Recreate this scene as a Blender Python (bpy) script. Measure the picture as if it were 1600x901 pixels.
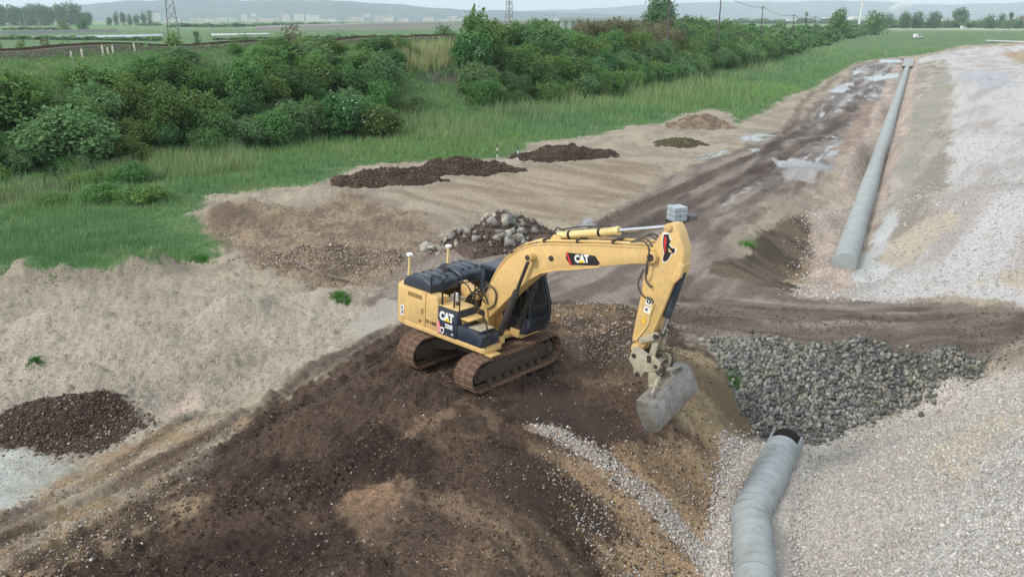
import bpy, bmesh, math, random
import numpy as np
from mathutils import Vector, Matrix
random.seed(7)
RNG = np.random.default_rng(7)
SC = bpy.context.scene
for o in list(bpy.data.objects):
    bpy.data.objects.remove(o)
COL = SC.collection

# ------------------------------------------------------------------ camera
CAM_H = 10.09                       # metres above the ground under the digger
FPX, HORIZ = 1250.0, 30.0           # focal length and horizon row, in pixels of the 1600 x 901 photograph
PITCH = math.atan2(450.5 - HORIZ, FPX)
CP, SP = math.cos(PITCH), math.sin(PITCH)
cd = bpy.data.cameras.new('camera')
cam = bpy.data.objects.new('camera', cd); COL.objects.link(cam)
cd.sensor_width = 36.0; cd.lens = 36.0 * FPX / 1600.0
cd.clip_start = 0.1; cd.clip_end = 60000
cam.location = (0, 0, CAM_H); cam.rotation_euler = (math.pi / 2 - PITCH, 0, 0)
SC.camera = cam

# ------------------------------------------------------------------ sky, sun, exposure
SUN_EL, SUN_AZ = math.radians(43), math.radians(243)     # high, behind the camera and to its left, veiled by cloud
w = bpy.data.worlds.new('World'); SC.world = w; w.use_nodes = True
nt = w.node_tree; nt.nodes.clear()
wo = nt.nodes.new('ShaderNodeOutputWorld'); bg = nt.nodes.new('ShaderNodeBackground')
sky = nt.nodes.new('ShaderNodeTexSky'); sky.sky_type = 'NISHITA'; sky.sun_disc = False
sky.sun_elevation = SUN_EL; sky.sun_rotation = SUN_AZ
sky.air_density = 1.0; sky.dust_density = 4.0; sky.ozone_density = 1.0; sky.altitude = 150
tc = nt.nodes.new('ShaderNodeTexCoord'); mp = nt.nodes.new('ShaderNodeMapping'); mp.inputs['Scale'].default_value = (1, 1, 3.5)
cn = nt.nodes.new('ShaderNodeTexNoise'); cn.inputs['Scale'].default_value = 2.2; cn.inputs['Detail'].default_value = 6
cr = nt.nodes.new('ShaderNodeValToRGB'); cr.color_ramp.elements[0].position = .3; cr.color_ramp.elements[1].position = .75
cr.color_ramp.elements[0].color = (6.6, 7.5, 8.3, 1); cr.color_ramp.elements[1].color = (9.6, 10.0, 10.3, 1)
mx = nt.nodes.new('ShaderNodeMixRGB'); mx.inputs['Fac'].default_value = .8      # an even cloud layer over the blue
nt.links.new(tc.outputs['Generated'], mp.inputs['Vector']); nt.links.new(mp.outputs['Vector'], cn.inputs['Vector'])
nt.links.new(cn.outputs['Fac'], cr.inputs['Fac'])
nt.links.new(sky.outputs['Color'], mx.inputs['Color1']); nt.links.new(cr.outputs['Color'], mx.inputs['Color2'])
nt.links.new(mx.outputs['Color'], bg.inputs['Color']); bg.inputs['Strength'].default_value = 0.088
nt.links.new(bg.outputs['Background'], wo.inputs['Surface'])
sd = bpy.data.lights.new('sun', 'SUN'); sd.energy = 1.5; sd.angle = math.radians(11); sd.color = (1, .965, .91)
sun = bpy.data.objects.new('sun', sd); COL.objects.link(sun)
sun.rotation_euler = (math.pi / 2 - SUN_EL, 0, math.pi - SUN_AZ)
vs = SC.view_settings
vs.view_transform = 'Standard'; vs.look = 'None'; vs.gamma = 1; vs.exposure = 0.74; vs.use_curve_mapping = False
SC.cycles.volume_bounces = 2; SC.cycles.max_bounces = 6; SC.cycles.transparent_max_bounces = 8
SC.cycles.volume_step_rate = 4

# ------------------------------------------------------------------ helpers
def lin(r, g, b, k=1.0):
    f = lambda c: (c / 255 / 12.92 if c <= 10 else ((c / 255 + .055) / 1.055) ** 2.4)
    return (f(r) * k, f(g) * k, f(b) * k)

def ray(px, py):
    v = (py - 450.5) / FPX
    return np.array([(px - 800) / FPX, CP - v * SP, -SP - v * CP])

def G(px, py, z=-0.8):
    d = ray(px, py); t = (z - CAM_H) / d[2]
    return (d[0] * t, d[1] * t)

def tag(o, label=None, cat=None, group=None, kind=None):
    if label: o['label'] = label
    if cat: o['category'] = cat
    if group: o['group'] = group
    if kind: o['kind'] = kind
    return o

def empty(name, loc=(0, 0, 0), rz=0.0, label=None, cat=None, group=None):
    o = bpy.data.objects.new(name, None); COL.objects.link(o); o.empty_display_size = .2
    o.location = loc; o.rotation_euler = (0, 0, rz)
    return tag(o, label, cat, group)

def link(name, me, parent=None, loc=None, rz=None):
    o = bpy.data.objects.new(name, me); COL.objects.link(o)
    if parent: o.parent = parent
    if loc is not None: o.location = loc
    if rz is not None: o.rotation_euler = (0, 0, rz)
    return o

def bulk(name, V, F, mat, smooth=False, cols=None, colname='col'):
    """mesh from numpy arrays, F of shape (n,3) or (n,4)"""
    me = bpy.data.meshes.new(name); V = np.asarray(V, np.float32); F = np.asarray(F, np.int32)
    k = F.shape[1]
    me.vertices.add(len(V)); me.vertices.foreach_set('co', V.ravel())
    me.loops.add(F.size); me.loops.foreach_set('vertex_index', F.ravel())
    me.polygons.add(len(F)); me.polygons.foreach_set('loop_start', np.arange(0, F.size, k, dtype=np.int32))
    if smooth: me.polygons.foreach_set('use_smooth', np.ones(len(F), bool))
    me.update(calc_edges=True)
    if cols is not None:
        a = me.color_attributes.new(colname, 'FLOAT_COLOR', 'POINT')
        c = np.ones((len(V), 4), np.float32); c[:, :3] = cols; a.data.foreach_set('color', c.ravel())
    if mat: me.materials.append(mat)
    return me

class MB:
    """collects shapes into one mesh"""
    def __init__(s): s.v = []; s.f = []
    def add(s, V, F):
        n = len(s.v); s.v += [tuple(p) for p in V]; s.f += [tuple(i + n for i in f) for f in F]; return s
    def box(s, x0, x1, y0, y1, z0, z1, M=None):
        V = [Vector((x, y, z)) for x in (x0, x1) for y in (y0, y1) for z in (z0, z1)]
        if M is not None: V = [M @ p for p in V]
        return s.add(V, [(0, 1, 3, 2), (4, 6, 7, 5), (0, 4, 5, 1), (2, 3, 7, 6), (0, 2, 6, 4), (1, 5, 7, 3)])
    def prism(s, poly, y0, y1, axis='y', M=None):
        """polygon (a,b) extruded along axis: 'y' -> (a,y,b); 'z' -> (a,b,z); 'x' -> (x,a,b)"""
        P = {'y': lambda a, b, t: (a, t, b), 'z': lambda a, b, t: (a, b, t), 'x': lambda a, b, t: (t, a, b)}[axis]
        n = len(poly)
        V = [Vector(P(a, b, y0)) for a, b in poly] + [Vector(P(a, b, y1)) for a, b in poly]
        if M is not None: V = [M @ p for p in V]
        F = [tuple(range(n)), tuple(range(2 * n - 1, n - 1, -1))] + [(i, i + n, (i + 1) % n + n, (i + 1) % n) for i in range(n)]
        return s.add(V, F)
    def tube(s, pts, r, n=8, cap=True):
        pts = [Vector(p) for p in pts]
        if len(pts) >= 4 and not isinstance(r, (list, tuple)) and r <= .03:          # hoses and rails bend in curves
            q = [pts[0]] + pts + [pts[-1]]; o = []
            for i in range(1, len(q) - 2):
                p0, p1, p2, p3 = q[i - 1:i + 3]
                for k in range(4):
                    t = k / 4; o.append(.5 * ((2 * p1) + (p2 - p0) * t + (2 * p0 - 5 * p1 + 4 * p2 - p3) * t * t + (3 * p1 - p0 - 3 * p2 + p3) * t ** 3))
            pts = o + [pts[-1]]
        rs = r if isinstance(r, (list, tuple)) else [r] * len(pts)
        V = []; F = []; ref = None
        for i, p in enumerate(pts):
            t = (pts[min(i + 1, len(pts) - 1)] - pts[max(i - 1, 0)]).normalized()
            if ref is None: ref = t.orthogonal().normalized()
            ref = (ref - t * ref.dot(t)); ref = ref.normalized() if ref.length > 1e-6 else t.orthogonal().normalized()
            b = t.cross(ref)
            for k in range(n):
                a = 2 * math.pi * k / n; V.append(p + (ref * math.cos(a) + b * math.sin(a)) * rs[i])
        for i in range(len(pts) - 1):
            for k in range(n):
                F.append((i * n + k, i * n + (k + 1) % n, (i + 1) * n + (k + 1) % n, (i + 1) * n + k))
        if cap: F += [tuple(range(n - 1, -1, -1)), tuple(range((len(pts) - 1) * n, len(pts) * n))]
        return s.add(V, F)
    def mesh(s, name, mat, bevel=0, smooth=False, seg=2, angle=30):
        bm = bmesh.new(); vs_ = [bm.verts.new(p) for p in s.v]
        for f in s.f:
            try: bm.faces.new([vs_[i] for i in f])
            except ValueError: pass
        bmesh.ops.recalc_face_normals(bm, faces=bm.faces)
        if bevel:
            es = [e for e in bm.edges if len(e.link_faces) == 2 and e.calc_face_angle(0) > math.radians(angle)]
            bmesh.ops.bevel(bm, geom=es, offset=bevel, segments=seg, affect='EDGES', profile=.5, clamp_overlap=True)
        me = bpy.data.meshes.new(name); bm.to_mesh(me); bm.free()
        if mat: me.materials.append(mat)
        if smooth or bevel:
            me.polygons.foreach_set('use_smooth', np.ones(len(me.polygons), bool))
            try: me.set_sharp_from_angle(angle=math.radians(40))
            except Exception: pass
        return me
    def build(s, name, mat, parent=None, bevel=0, smooth=False, loc=None, rz=None, seg=2, angle=30):
        return link(name, s.mesh(name, mat, bevel, smooth, seg, angle), parent, loc, rz)

# ------------------------------------------------------------------ materials
def pm(name, c1, c2=None, scale=3.0, rough=.7, bump=.0, bscale=30.0, dirt=None, metal=0.0, spec=.4, detail=6, objrand=0.0, coord='Object', rvar=.15, streak=None, splash=None):
    m = bpy.data.materials.new(name); m.use_nodes = True; t = m.node_tree; N = t.nodes; L = t.links
    b = N['Principled BSDF']; b.inputs['Roughness'].default_value = rough; b.inputs['Metallic'].default_value = metal
    b.inputs['Specular IOR Level'].default_value = spec
    tcn = N.new('ShaderNodeTexCoord'); src = tcn.outputs[coord]
    n1 = N.new('ShaderNodeTexNoise'); n1.inputs['Scale'].default_value = scale; n1.inputs['Detail'].default_value = detail
    n1.inputs['Roughness'].default_value = .62
    L.new(src, n1.inputs['Vector'])
    r = N.new('ShaderNodeValToRGB'); r.color_ramp.elements[0].position = .35; r.color_ramp.elements[1].position = .68
    r.color_ramp.elements[0].color = (*c1, 1); r.color_ramp.elements[1].color = (*(c2 or c1), 1)
    L.new(n1.outputs['Fac'], r.inputs['Fac']); out = r.outputs['Color']
    mr = N.new('ShaderNodeMapRange'); mr.inputs['To Min'].default_value = max(.02, rough - rvar); mr.inputs['To Max'].default_value = min(1, rough + rvar)
    L.new(n1.outputs['Fac'], mr.inputs['Value']); L.new(mr.outputs['Result'], b.inputs['Roughness'])
    if dirt:
        dc, amt, ds = dirt
        n2 = N.new('ShaderNodeTexNoise'); n2.inputs['Scale'].default_value = ds; n2.inputs['Detail'].default_value = 8; n2.inputs['Roughness'].default_value = .7
        L.new(src, n2.inputs['Vector'])
        rr = N.new('ShaderNodeValToRGB'); rr.color_ramp.elements[0].position = max(0., .72 - amt * .45); rr.color_ramp.elements[1].position = min(1, .92 - amt * .35)
        L.new(n2.outputs['Fac'], rr.inputs['Fac'])
        mxn = N.new('ShaderNodeMixRGB'); L.new(rr.outputs['Color'], mxn.inputs['Fac']); L.new(out, mxn.inputs['Color1']); mxn.inputs['Color2'].default_value = (*dc, 1)
        out = mxn.outputs['Color']
    for layer, sc3, lo, hi in ((streak, (5, 5, .8), .52, .72), (splash, (11, 11, 11), .60, .66)):      # run-down dust, flecks of mud
        if not layer: continue
        mpn = N.new('ShaderNodeMapping'); mpn.inputs['Scale'].default_value = sc3; L.new(src, mpn.inputs['Vector'])
        n4 = N.new('ShaderNodeTexNoise'); n4.inputs['Scale'].default_value = 1.0; n4.inputs['Detail'].default_value = 9; n4.inputs['Roughness'].default_value = .72; L.new(mpn.outputs['Vector'], n4.inputs['Vector'])
        m7 = N.new('ShaderNodeMapRange'); m7.inputs['From Min'].default_value = lo; m7.inputs['From Max'].default_value = hi; m7.inputs['To Max'].default_value = layer[1]; L.new(n4.outputs['Fac'], m7.inputs['Value'])
        mx2 = N.new('ShaderNodeMixRGB'); L.new(m7.outputs['Result'], mx2.inputs['Fac']); L.new(out, mx2.inputs['Color1']); mx2.inputs['Color2'].default_value = (*layer[0], 1); out = mx2.outputs['Color']
    if objrand:
        oi = N.new('ShaderNodeObjectInfo'); hs = N.new('ShaderNodeHueSaturation')
        m2 = N.new('ShaderNodeMapRange'); m2.inputs['To Min'].default_value = 1 - objrand; m2.inputs['To Max'].default_value = 1 + objrand
        L.new(oi.outputs['Random'], m2.inputs['Value']); L.new(m2.outputs['Result'], hs.inputs['Value']); L.new(out, hs.inputs['Color']); out = hs.outputs['Color']
    L.new(out, b.inputs['Base Color'])
    if bump:
        n3 = N.new('ShaderNodeTexNoise'); n3.inputs['Scale'].default_value = bscale; n3.inputs['Detail'].default_value = 5
        L.new(src, n3.inputs['Vector'])
        bp = N.new('ShaderNodeBump'); bp.inputs['Strength'].default_value = bump; bp.inputs['Distance'].default_value = .05
        L.new(n3.outputs['Fac'], bp.inputs['Height']); L.new(bp.outputs['Normal'], b.inputs['Normal'])
    return m

def colmat(name, rough=.9, sat=.0, fine=20.0, amp=.25, bump=.4, wet=False, objrand=0.0, hue=0.0, transl=0.0, coord='Object', spec=.25, bscale=None, bdist=.03, grain=0.0):
    """base colour from the mesh's own colour attribute, broken up by fine noise"""
    m = bpy.data.materials.new(name); m.use_nodes = True; t = m.node_tree; N = t.nodes; L = t.links
    b = N['Principled BSDF']; b.inputs['Roughness'].default_value = rough; b.inputs['Specular IOR Level'].default_value = spec
    at = N.new('ShaderNodeAttribute'); at.attribute_name = 'col'; out = at.outputs['Color']
    tcn = N.new('ShaderNodeTexCoord')
    if amp:
        n1 = N.new('ShaderNodeTexNoise'); n1.inputs['Scale'].default_value = fine; n1.inputs['Detail'].default_value = 7; n1.inputs['Roughness'].default_value = .75
        L.new(tcn.outputs[coord], n1.inputs['Vector'])
        mr = N.new('ShaderNodeMapRange'); mr.inputs['From Min'].default_value = .3; mr.inputs['From Max'].default_value = .7
        mr.inputs['To Min'].default_value = 1 - amp; mr.inputs['To Max'].default_value = 1 + amp
        L.new(n1.outputs['Fac'], mr.inputs['Value'])
        hs = N.new('ShaderNodeHueSaturation'); L.new(mr.outputs['Result'], hs.inputs['Value']); L.new(out, hs.inputs['Color']); out = hs.outputs['Color']
    if grain:
        vo = N.new('ShaderNodeTexVoronoi'); vo.inputs['Scale'].default_value = grain; vo.inputs['Randomness'].default_value = 1.0
        wn = N.new('ShaderNodeTexNoise'); wn.inputs['Scale'].default_value = grain * .8; wn.inputs['Detail'].default_value = 2
        va = N.new('ShaderNodeVectorMath'); va.operation = 'SCALE'; va.inputs['Scale'].default_value = .6 / grain
        vb = N.new('ShaderNodeVectorMath'); vb.operation = 'ADD'
        L.new(tcn.outputs[coord], wn.inputs['Vector']); L.new(wn.outputs['Color'], va.inputs[0]); L.new(tcn.outputs[coord], vb.inputs[0]); L.new(va.outputs[0], vb.inputs[1]); L.new(vb.outputs[0], vo.inputs['Vector'])
        sx = N.new('ShaderNodeSeparateColor'); L.new(vo.outputs['Color'], sx.inputs['Color'])
        mg = N.new('ShaderNodeMapRange'); mg.inputs['To Min'].default_value = .72; mg.inputs['To Max'].default_value = 1.26; L.new(sx.outputs['Red'], mg.inputs['Value'])
        ga_ = N.new('ShaderNodeAttribute'); ga_.attribute_name = 'grn'; mf = N.new('ShaderNodeMix'); mf.data_type = 'FLOAT'; L.new(ga_.outputs['Fac'], mf.inputs[0]); mf.inputs[2].default_value = 1.0; L.new(mg.outputs['Result'], mf.inputs[3])
        hg = N.new('ShaderNodeHueSaturation'); L.new(mf.outputs[0], hg.inputs['Value']); L.new(out, hg.inputs['Color']); out = hg.outputs['Color']
    if objrand:
        oi = N.new('ShaderNodeObjectInfo'); h2 = N.new('ShaderNodeHueSaturation')
        m2 = N.new('ShaderNodeMapRange'); m2.inputs['To Min'].default_value = 1 - objrand; m2.inputs['To Max'].default_value = 1 + objrand
        m3 = N.new('ShaderNodeMapRange'); m3.inputs['To Min'].default_value = .5 - hue; m3.inputs['To Max'].default_value = .5 + hue
        mm = N.new('ShaderNodeMath'); mm.operation = 'MULTIPLY'; mm.inputs[1].default_value = 7.31
        fr = N.new('ShaderNodeMath'); fr.operation = 'FRACT'
        L.new(oi.outputs['Random'], m2.inputs['Value']); L.new(oi.outputs['Random'], mm.inputs[0]); L.new(mm.outputs[0], fr.inputs[0]); L.new(fr.outputs[0], m3.inputs['Value'])
        L.new(m2.outputs['Result'], h2.inputs['Value']); L.new(m3.outputs['Result'], h2.inputs['Hue']); L.new(out, h2.inputs['Color']); out = h2.outputs['Color']
    L.new(out, b.inputs['Base Color'])
    if wet:
        wa = N.new('ShaderNodeAttribute'); wa.attribute_name = 'wet'
        m4 = N.new('ShaderNodeMapRange'); m4.inputs['To Min'].default_value = rough; m4.inputs['To Max'].default_value = .06
        L.new(wa.outputs['Fac'], m4.inputs['Value']); L.new(m4.outputs['Result'], b.inputs['Roughness'])
        m5 = N.new('ShaderNodeMapRange'); m5.inputs['To Min'].default_value = bump; m5.inputs['To Max'].default_value = 0.0
        L.new(wa.outputs['Fac'], m5.inputs['Value'])
        m6 = N.new('ShaderNodeMapRange'); m6.inputs['To Min'].default_value = spec; m6.inputs['To Max'].default_value = .5
        L.new(wa.outputs['Fac'], m6.inputs['Value']); L.new(m6.outputs['Result'], b.inputs['Specular IOR Level'])
    if bump:
        n3 = N.new('ShaderNodeTexNoise'); n3.inputs['Scale'].default_value = bscale or fine * .7; n3.inputs['Detail'].default_value = 6; n3.inputs['Roughness'].default_value = .65
        L.new(tcn.outputs[coord], n3.inputs['Vector'])
        bp = N.new('ShaderNodeBump'); bp.inputs['Strength'].default_value = bump; bp.inputs['Distance'].default_value = bdist
        if wet: L.new(m5.outputs['Result'], bp.inputs['Strength'])
        hgt_out = n3.outputs['Fac']
        if grain:
            ad = N.new('ShaderNodeMath'); ad.operation = 'MULTIPLY_ADD'; L.new(vo.outputs['Distance'], ad.inputs[0]); ad.inputs[1].default_value = -.5; L.new(hgt_out, ad.inputs[2]); hgt_out = ad.outputs[0]
        L.new(hgt_out, bp.inputs['Height']); L.new(bp.outputs['Normal'], b.inputs['Normal'])
    if transl:
        tr = N.new('ShaderNodeBsdfTranslucent'); L.new(out, tr.inputs['Color'])
        ms = N.new('ShaderNodeMixShader'); ms.inputs['Fac'].default_value = transl
        L.new(b.outputs['BSDF'], ms.inputs[1]); L.new(tr.outputs['BSDF'], ms.inputs[2]); L.new(ms.outputs['Shader'], N['Material Output'].inputs['Surface'])
    return m

# ------------------------------------------------------------------ noise on numpy arrays
_T = np.random.default_rng(3).random((256, 256))
def vnoise(x, y, seed=0):
    x = x + seed * 17.31; y = y + seed * 41.77
    xi = np.floor(x).astype(np.int64); yi = np.floor(y).astype(np.int64); fx = x - xi; fy = y - yi
    fx = fx * fx * (3 - 2 * fx); fy = fy * fy * (3 - 2 * fy)
    g = lambda i, j: _T[(xi + i) & 255, (yi + j) & 255]
    return (g(0, 0) * (1 - fx) + g(1, 0) * fx) * (1 - fy) + (g(0, 1) * (1 - fx) + g(1, 1) * fx) * fy
def fbm(x, y, octv=4, seed=0, gain=.5):
    s = 0; a = 1; n = 0
    for i in range(octv):
        s = s + a * vnoise(x, y, seed + i); n += a; a *= gain; x = x * 2.03 + 5.2; y = y * 2.03 + 1.7
    return s / n
def sstep(a, b, x):
    t = np.clip((x - a) / (b - a), 0, 1); return t * t * (3 - 2 * t)
def pl_dist(x, y, P):
    """distance to a polyline and signed side (left positive)"""
    best = np.full(np.shape(x), 1e9); side = np.zeros(np.shape(x)); arc = np.zeros(np.shape(x)); s0 = 0.0
    for (ax, ay), (bx, by) in zip(P[:-1], P[1:]):
        dx, dy = bx - ax, by - ay; l2 = dx * dx + dy * dy; l = math.sqrt(l2)
        t = np.clip(((x - ax) * dx + (y - ay) * dy) / l2, 0, 1)
        d = np.hypot(x - ax - t * dx, y - ay - t * dy); m = d < best
        best = np.where(m, d, best); side = np.where(m, np.sign(dx * (y - ay) - dy * (x - ax)), side); arc = np.where(m, s0 + t * l, arc); s0 += l
    return best, side, arc
def in_poly(x, y, P):
    c = np.zeros(np.shape(x), bool); n = len(P)
    for i in range(n):
        x1, y1 = P[i]; x2, y2 = P[(i + 1) % n]
        if y1 == y2: continue
        k = ((y1 > y) != (y2 > y)) & (x < (x2 - x1) * (y - y1) / (y2 - y1) + x1); c ^= k
    return c
# ------------------------------------------------------------------ terrain: heights from spot levels (pixel of the photo, level in metres)
CTRL = [
 # pad under the digger and brown ramp
 (745,600,0),(650,575,.05),(700,560,.05),(860,535,-.12),(800,480,0),(700,500,0),(900,570,-.3),(960,520,-.35),(1000,470,-.5),(850,620,-.15),(740,650,0),
 (600,560,.0),(540,570,-.1),(600,640,.05),(600,720,0),(450,720,-.1),(420,640,-.15),(350,720,-.25),(300,800,-.35),(200,860,-.5),(100,890,-.6),(500,850,-.3),(650,850,-.4),
 (750,720,-.15),(800,800,-.6),(800,900,-.8),(650,1000,-.6),(400,1000,-.5),(200,1000,-.7),(800,1050,-1.1),(-100,980,-.8),(0,1200,-.8),(500,1250,-.6),
 # slope down to the pipe
 (930,640,-.55),(1000,640,-.85),(1060,610,-1.0),(1110,590,-1.1),(1040,680,-1.35),(1120,650,-1.9),(1165,680,-2.9),(1095,720,-2.3),(1135,740,-3.1),(1000,740,-1.6),(950,700,-1.0),(900,700,-.75),
 (1090,800,-2.9),(1128,800,-3.2),(1128,890,-3.25),(1060,880,-2.8),(1000,830,-2.2),(900,800,-1.4),(900,900,-1.7),(980,930,-2.4),(1100,1000,-3.2),(1000,1100,-2.6),
 # crossing track over the pipe
 (1050,480,-.65),(1060,520,-.8),(1150,500,-.8),(1250,500,-.95),(1350,498,-1.0),(1450,500,-.9),(1600,505,-.7),(1750,505,-.4),(1150,470,-.75),(1300,470,-1.2),(1450,470,-.95),
 # stone bank and pit
 (1120,535,-.95),(1200,534,-1.1),(1350,536,-1.15),(1480,548,-1.1),(1220,640,-2.65),(1200,690,-3.3),(1150,620,-1.9),(1270,680,-3.4),(1350,655,-3.15),(1330,600,-2.35),(1440,625,-2.75),(1520,590,-2.0),(1440,580,-1.95),(1600,560,-1.0),
 # gravel at the near right
 (1240,740,-3.2),(1240,810,-3.2),(1240,900,-3.25),(1240,1000,-3.3),(1320,730,-2.7),(1330,850,-2.5),(1420,700,-1.7),(1440,800,-1.3),(1450,900,-1.2),(1550,640,-.9),(1600,720,-.3),(1600,880,-.1),(1750,750,.2),(1800,1000,.3),(1500,1050,-1.2),(1320,1050,-2.5),(1700,600,-.1),
 # left, pale levelled soil
 (450,560,-.75),(520,520,-.7),(300,560,-.85),(100,560,-.9),(0,500,-.9),(200,620,-.95),(380,620,-.85),(280,660,-.85),(120,700,-1.0),(0,740,-1.05),(100,780,-.95),(0,830,-.85),(-150,620,-1),(-200,800,-1),(-100,500,-.9),
 (560,470,-.75),(400,460,-.8),(580,430,-.75),(620,380,-.8),(500,330,-.8),(700,300,-.8),(850,280,-.75),(650,420,-.7),(760,420,-.7),(880,420,-.6),(900,370,-.7),(950,440,-.55),(1000,410,-.65),(1050,440,-.7),
 # haul road
 (1000,330,-.7),(1100,360,-.75),(1100,300,-.75),(1200,280,-.8),(1150,240,-.8),(1250,220,-.8),(1300,170,-.8),(1330,130,-.8),(1380,105,-.8),(1180,330,-.8),(1120,400,-.7),(1100,430,-.75),
 # scarp and trench left of the far pipe
 (1190,370,-.9),(1160,420,-.95),(1225,345,-1.0),(1230,430,-2.1),(1255,390,-2.0),(1265,450,-2.1),(1240,310,-.9),(1290,330,-1.7),(1280,270,-.9),(1315,300,-1.8),(1320,220,-.9),(1350,220,-1.7),(1350,150,-.8),(1380,160,-1.6),(1300,445,-2.1),(1340,440,-2.1),(1395,115,-1.3),(1405,100,-1.1),
 # gravel embankment right of the far pipe
 (1360,400,-1.9),(1400,420,-1.6),(1450,400,-.9),(1550,400,-.2),(1650,400,.1),(1400,300,-1.5),(1460,300,-.35),(1530,300,.9),(1650,300,1.3),(1415,220,-1.5),(1450,210,-.4),(1500,200,1.1),(1620,200,1.5),(1430,150,-1.3),(1455,145,-.3),(1485,130,1.1),(1600,130,1.5),(1445,110,-1.0),(1470,100,.5),(1600,95,1.1),(1500,85,.6),(1550,74,.3),(1650,80,.8),(1800,300,1),(1800,420,.3),(1800,130,1),(1500,450,-.6),(1580,455,-.4),
 # grass strip
 (100,350,-.85),(0,430,-.85),(250,300,-.85),(400,270,-.85),(600,220,-.85),(800,190,-.8),(1000,165,-.8),(1100,190,-.8),(1200,140,-.8),(1250,100,-.8),(-200,380,-.85),(1300,75,-.8),(1400,75,-.8),(350,380,-.85),
]
CW = np.array([(*G(a, b, z), z) for a, b, z in CTRL])
CW = np.vstack([CW, [(x, y, -.8) for x, y in [(-60, 20), (-70, 60), (60, 60), (70, 30), (40, 10), (-40, 0), (0, -30), (40, -30), (-40, -30), (90, 130), (-60, 130), (40, 190), (0, 170), (90, 190), (25, 5), (-25, 5)]]])
def _tps_fit(P):
    n = len(P); S = 20.0; X = P[:, :2] / S
    r2 = ((X[:, None] - X[None]) ** 2).sum(-1); K = .5 * r2 * np.log(r2 + 1e-9) + 2e-4 * np.eye(n)
    Q = np.hstack([np.ones((n, 1)), X]); A = np.block([[K, Q], [Q.T, np.zeros((3, 3))]])
    return X, S, np.linalg.solve(A, np.concatenate([P[:, 2], np.zeros(3)]))
_TX, _TS, _TWt = _tps_fit(CW)
def tps_exact(x, y):
    xs = (x / _TS).astype(np.float32); ys = (y / _TS).astype(np.float32); o = _TWt[-3] + _TWt[-2] * xs + _TWt[-1] * ys
    for (a, b), wt in zip(_TX, _TWt[:-3]):
        r2 = (xs - a) ** 2 + (ys - b) ** 2 + 1e-9; o = o + wt * .5 * r2 * np.log(r2)
    return o

_gx0, _gy0, _gs = -110.0, -42.0, .4
_tx, _ty = np.meshgrid(_gx0 + _gs * np.arange(640), _gy0 + _gs * np.arange(600)); _TG = tps_exact(_tx, _ty)
def tps(x, y):
    u = np.clip((x - _gx0) / _gs, 0, 638.999); v = np.clip((y - _gy0) / _gs, 0, 598.999); i = u.astype(int); j = v.astype(int); fu = u - i; fv = v - j
    return (_TG[j, i] * (1 - fu) + _TG[j, i + 1] * fu) * (1 - fv) + (_TG[j + 1, i] * (1 - fu) + _TG[j + 1, i + 1] * fu) * fv

# foot of the railway bank, left of the works
FOOT = [(-95, -40), (-62, 12), (-44, 38), (-34, 53), (-22, 70), (-8, 93), (14, 116), (33, 148), (50, 184), (85, 255), (120, 330), (205, 505), (313, 720), (560, 1240)]
BANK_W, BANK_H = 19.0, 7.6
def bank(x, y):
    d, s, arc = pl_dist(x, y, FOOT); d = d * s
    hgt = BANK_H * (1 - .45 * sstep(230, 420, arc)) * (1 - .6 * sstep(420, 800, arc)) * (1 - sstep(900, 1250, arc))
    return hgt * sstep(-1, BANK_W, d) * (1 - sstep(BANK_W + 9, BANK_W + 27, d)), d, arc

# the two runs of pipe, centre line (pixel, level)
def W3(px, py, z): return (*G(px, py, z), z)
PIPE_FAR = [W3(1319, 413, -1.62), W3(1421, 96, -1.42)]
PIPE_NEAR = [W3(1222, 703, -2.75), W3(1173, 806, -2.8), W3(1180, 890, -2.85), W3(1183, 1060, -2.9)]
PIPE_R, PIPE_RN = .60, .53
_pf = [p[:2] for p in PIPE_FAR]; _pn = [p[:2] for p in PIPE_NEAR]
# heaps of tipped soil that are part of the ground: pixel, level, half-lengths along and across, turn, height
BUMPS = [(60,440,-.85,1.8,1.2,10,1.02),(115,446,-.85,1.5,1.1,20,0.85),(205,438,-.85,1.9,1.2,15,.7),(290,425,-.85,1.7,1.1,20,.45),(335,395,-.85,1.8,1.0,30,.30),(400,372,-.8,1.6,1.0,10,.4),(345,345,-.8,1.5,.9,0,.35),(440,345,-.8,1.9,1.2,25,0.68),(240,480,-.85,2.2,.9,10,0.68),(100,505,-.9,2.5,.9,5,0.59),(380,500,-.8,2.4,.9,18,0.68),(460,520,-.75,2.2,.7,25,0.51),(200,545,-.85,2.6,.8,12,0.51),(330,570,-.85,2.2,.7,20,0.48),(60,580,-.9,2.0,.7,0,0.51),(500,470,-.75,1.8,.8,15,0.51),(420,480,-.8,1.5,.8,12,0.59),(150,590,-.9,1.6,.6,8,0.42),
 (370,338,-.8,4.2,2.2,20,1.0),(470,318,-.8,4.5,2.4,25,.75),(150,452,-.85,4.2,1.6,12,.75),(20,455,-.85,2.8,1.5,0,.75),(250,432,-.85,2.0,1.3,15,.45),(400,440,-.8,4.5,2.2,20,.4),(320,500,-.8,4.0,1.8,15,.35),
 (560,310,-.8,4.5,2.2,25,.45),(650,345,-.8,3.5,2.0,20,.4),(1010,215,-.8,6,3,35,.8),(1100,190,-.8,6,3,40,.8),(420,600,-.8,3.5,1.0,35,.25),(130,640,-.95,2.6,1.2,5,.45),(40,660,-.95,2.0,1.1,0,.35),(580,620,0,3,1.5,10,.15),
 (930,490,-.3,2.2,1.0,20,.35),(990,510,-.35,1.6,.9,30,.25),(690,660,0,2.0,.8,10,.2),(1120,345,-.75,2,.7,20,.15),(1540,118,1.0,9,5,20,2.2),(1560,80,.4,14,6,10,1.8)]
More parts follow.
